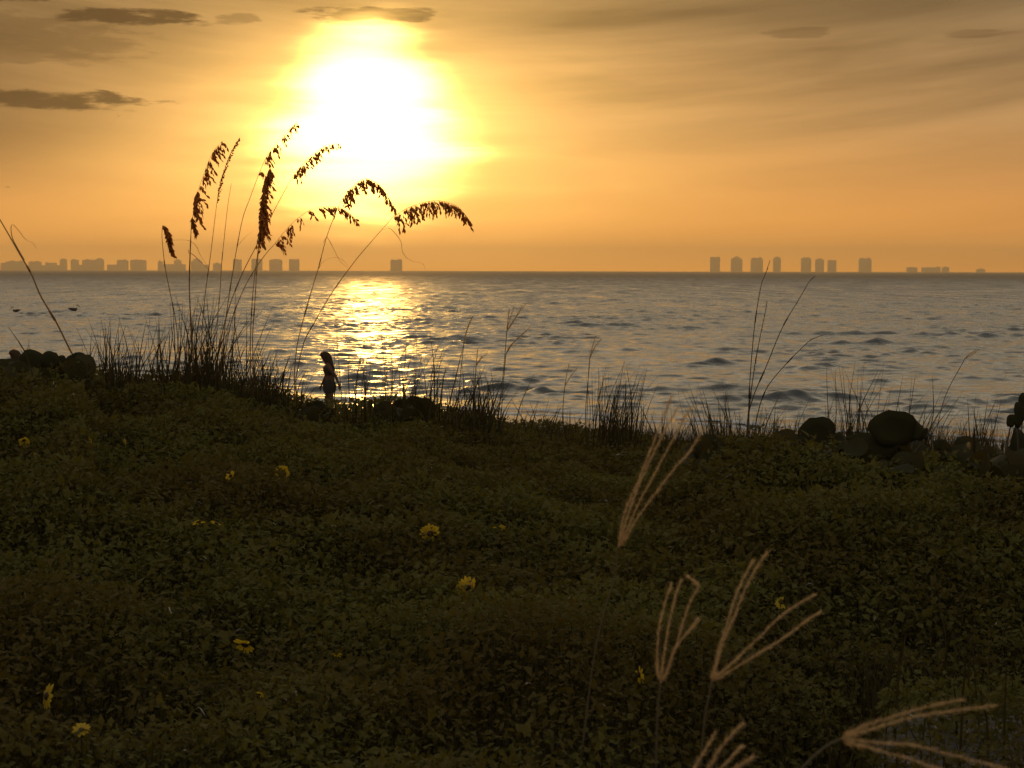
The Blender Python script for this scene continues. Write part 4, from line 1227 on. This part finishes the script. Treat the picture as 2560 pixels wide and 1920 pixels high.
def pelican(label, px, py, width_px, turn):
    """swimming pelican; turn = yaw, 0 looks towards +X"""
    dep = EYE.z / ((py - 677.0) / FPX)
    c = at(px, py, dep)
    k = width_px / FPX * dep / .62
    root = empty('pelican', (c.x, c.y, .06)); root.rotation_euler.z = turn
    tag(root, label, 'pelican', 'pelicans resting on the water')
    def local(build, name):
        mb = MB(); build(mb)
        me = bpy.data.meshes.new(name)
        me.from_pydata((np.concatenate(mb.v) * k).tolist(), [], mb.f)
        me.polygons.foreach_set('use_smooth', np.ones(len(me.polygons), dtype=bool))
        me.materials.append(M_BIRD)
        o = bpy.data.objects.new(name, me); col.objects.link(o); o.parent = root
    yz = ((0, 1, 0), (0, 0, 1))
    def bod(mb):
        loft(mb, [((-.36, 0, .16), *yz, .02, .015), ((-.26, 0, .15), *yz, .09, .06), ((-.10, 0, .11), *yz, .15, .12), ((.06, 0, .10), *yz, .16, .13), ((.19, 0, .12), *yz, .11, .11), ((.26, 0, .16), *yz, .06, .07),
                  ((.25, 0, .26), (0, 1, 0), (-.3, 0, .95), .04, .045), ((.215, 0, .36), (0, 1, 0), (-.3, 0, .95), .033, .035), ((.235, 0, .44), *yz, .045, .05), ((.29, 0, .45), *yz, .04, .038), ((.33, 0, .44), *yz, .02, .02)])
    local(bod, 'body')
    local(lambda mb: loft(mb, [((.31, 0, .435), *yz, .02, .03), ((.38, 0, .37), *yz, .02, .04), ((.46, 0, .29), *yz, .014, .028), ((.53, 0, .22), *yz, .006, .006)]), 'bill')
    for sg in (1, -1):
        local(lambda mb: loft(mb, [((.14, .15 * sg, .15), (0, .3, 0), (0, 0, 1), .06, .05), ((-.05, .17 * sg, .17), (0, .3, 0), (0, 0, 1), .07, .08), ((-.25, .10 * sg, .19), (0, .3, 0), (0, 0, 1), .05, .05), ((-.40, .05 * sg, .20), (0, .3, 0), (0, 0, 1), .02, .015)]), 'wing')
pelican('pelican afloat near the left edge, neck upright', 40, 785, 18, math.radians(205))
pelican('pelican afloat further right, just past the leaning stem', 184, 782, 21, math.radians(20))

def gull(label, px, py, Y, span_px, dih, bank, heading):
    c = at(px, py, Y); k = span_px / FPX * Y
    root = empty('gull', c); root.rotation_euler = (bank, 0, heading)
    tag(root, label, 'flying bird', 'birds flying over the sea')
    mb = MB()
    loft(mb, [((-.22, 0, 0), (0, 1, 0), (0, 0, 1), .01, .008), ((-.08, 0, 0), (0, 1, 0), (0, 0, 1), .045, .04), ((.07, 0, 0), (0, 1, 0), (0, 0, 1), .05, .045), ((.17, 0, .01), (0, 1, 0), (0, 0, 1), .03, .03), ((.24, 0, 0), (0, 1, 0), (0, 0, 1), .006, .006)])
    def fin(mb, name):
        me = bpy.data.meshes.new(name); me.from_pydata((np.concatenate(mb.v) * k).tolist(), [], mb.f); me.materials.append(M_BIRD)
        o = bpy.data.objects.new(name, me); col.objects.link(o); o.parent = root
    fin(mb, 'body')
    for sg in (1, -1):
        w = MB(); V = []
        for (f, ch, sw) in ((0, .16, 0), (.25, .15, .03), (.5, .09, -.04), (.62, .02, -.12)):
            zz = math.sin(dih) * f if f < .3 else math.sin(dih) * .3 + math.sin(dih * .4) * (f - .3)
            for (q, th) in ((.5, 0), (.1, .012), (-.5, 0), (.1, -.008)):
                V.append((sw + q * ch, sg * f * math.cos(dih), zz + th))
        w.add(V, [(i * 4 + q, i * 4 + (q + 1) % 4, (i + 1) * 4 + (q + 1) % 4, (i + 1) * 4 + q) for i in range(3) for q in range(4)] + [(12, 13, 14, 15)])
        fin(w, 'wing')
gull('small dark bird flying under the long dark cloud, wing raised', 296, 291, 170, 15, .9, .3, math.radians(100))
gull('small dark bird flying low near the left edge', 19, 468, 170, 16, .25, .0, math.radians(70))
gull('speck of a bird flying above the wide notched tower', 2141, 589, 260, 8, .4, .2, math.radians(60))

# ------------------------------------------------------------------ haze over the sea
hz = MB()
box(hz, -7000, 7000, -4500, 9900, -5.0, 140.0)
m, N = new_mat('haze_air')
pv = N.t.nodes.new('ShaderNodeVolumePrincipled')
pv.inputs['Color'].default_value = (.97, .77, .43, 1)
pv.inputs['Density'].default_value = 1.75e-4
pv.inputs['Anisotropy'].default_value = .55
out(m, None, pv.outputs[0])
tag(hz.build('haze', m, smooth=False), kind='stuff')
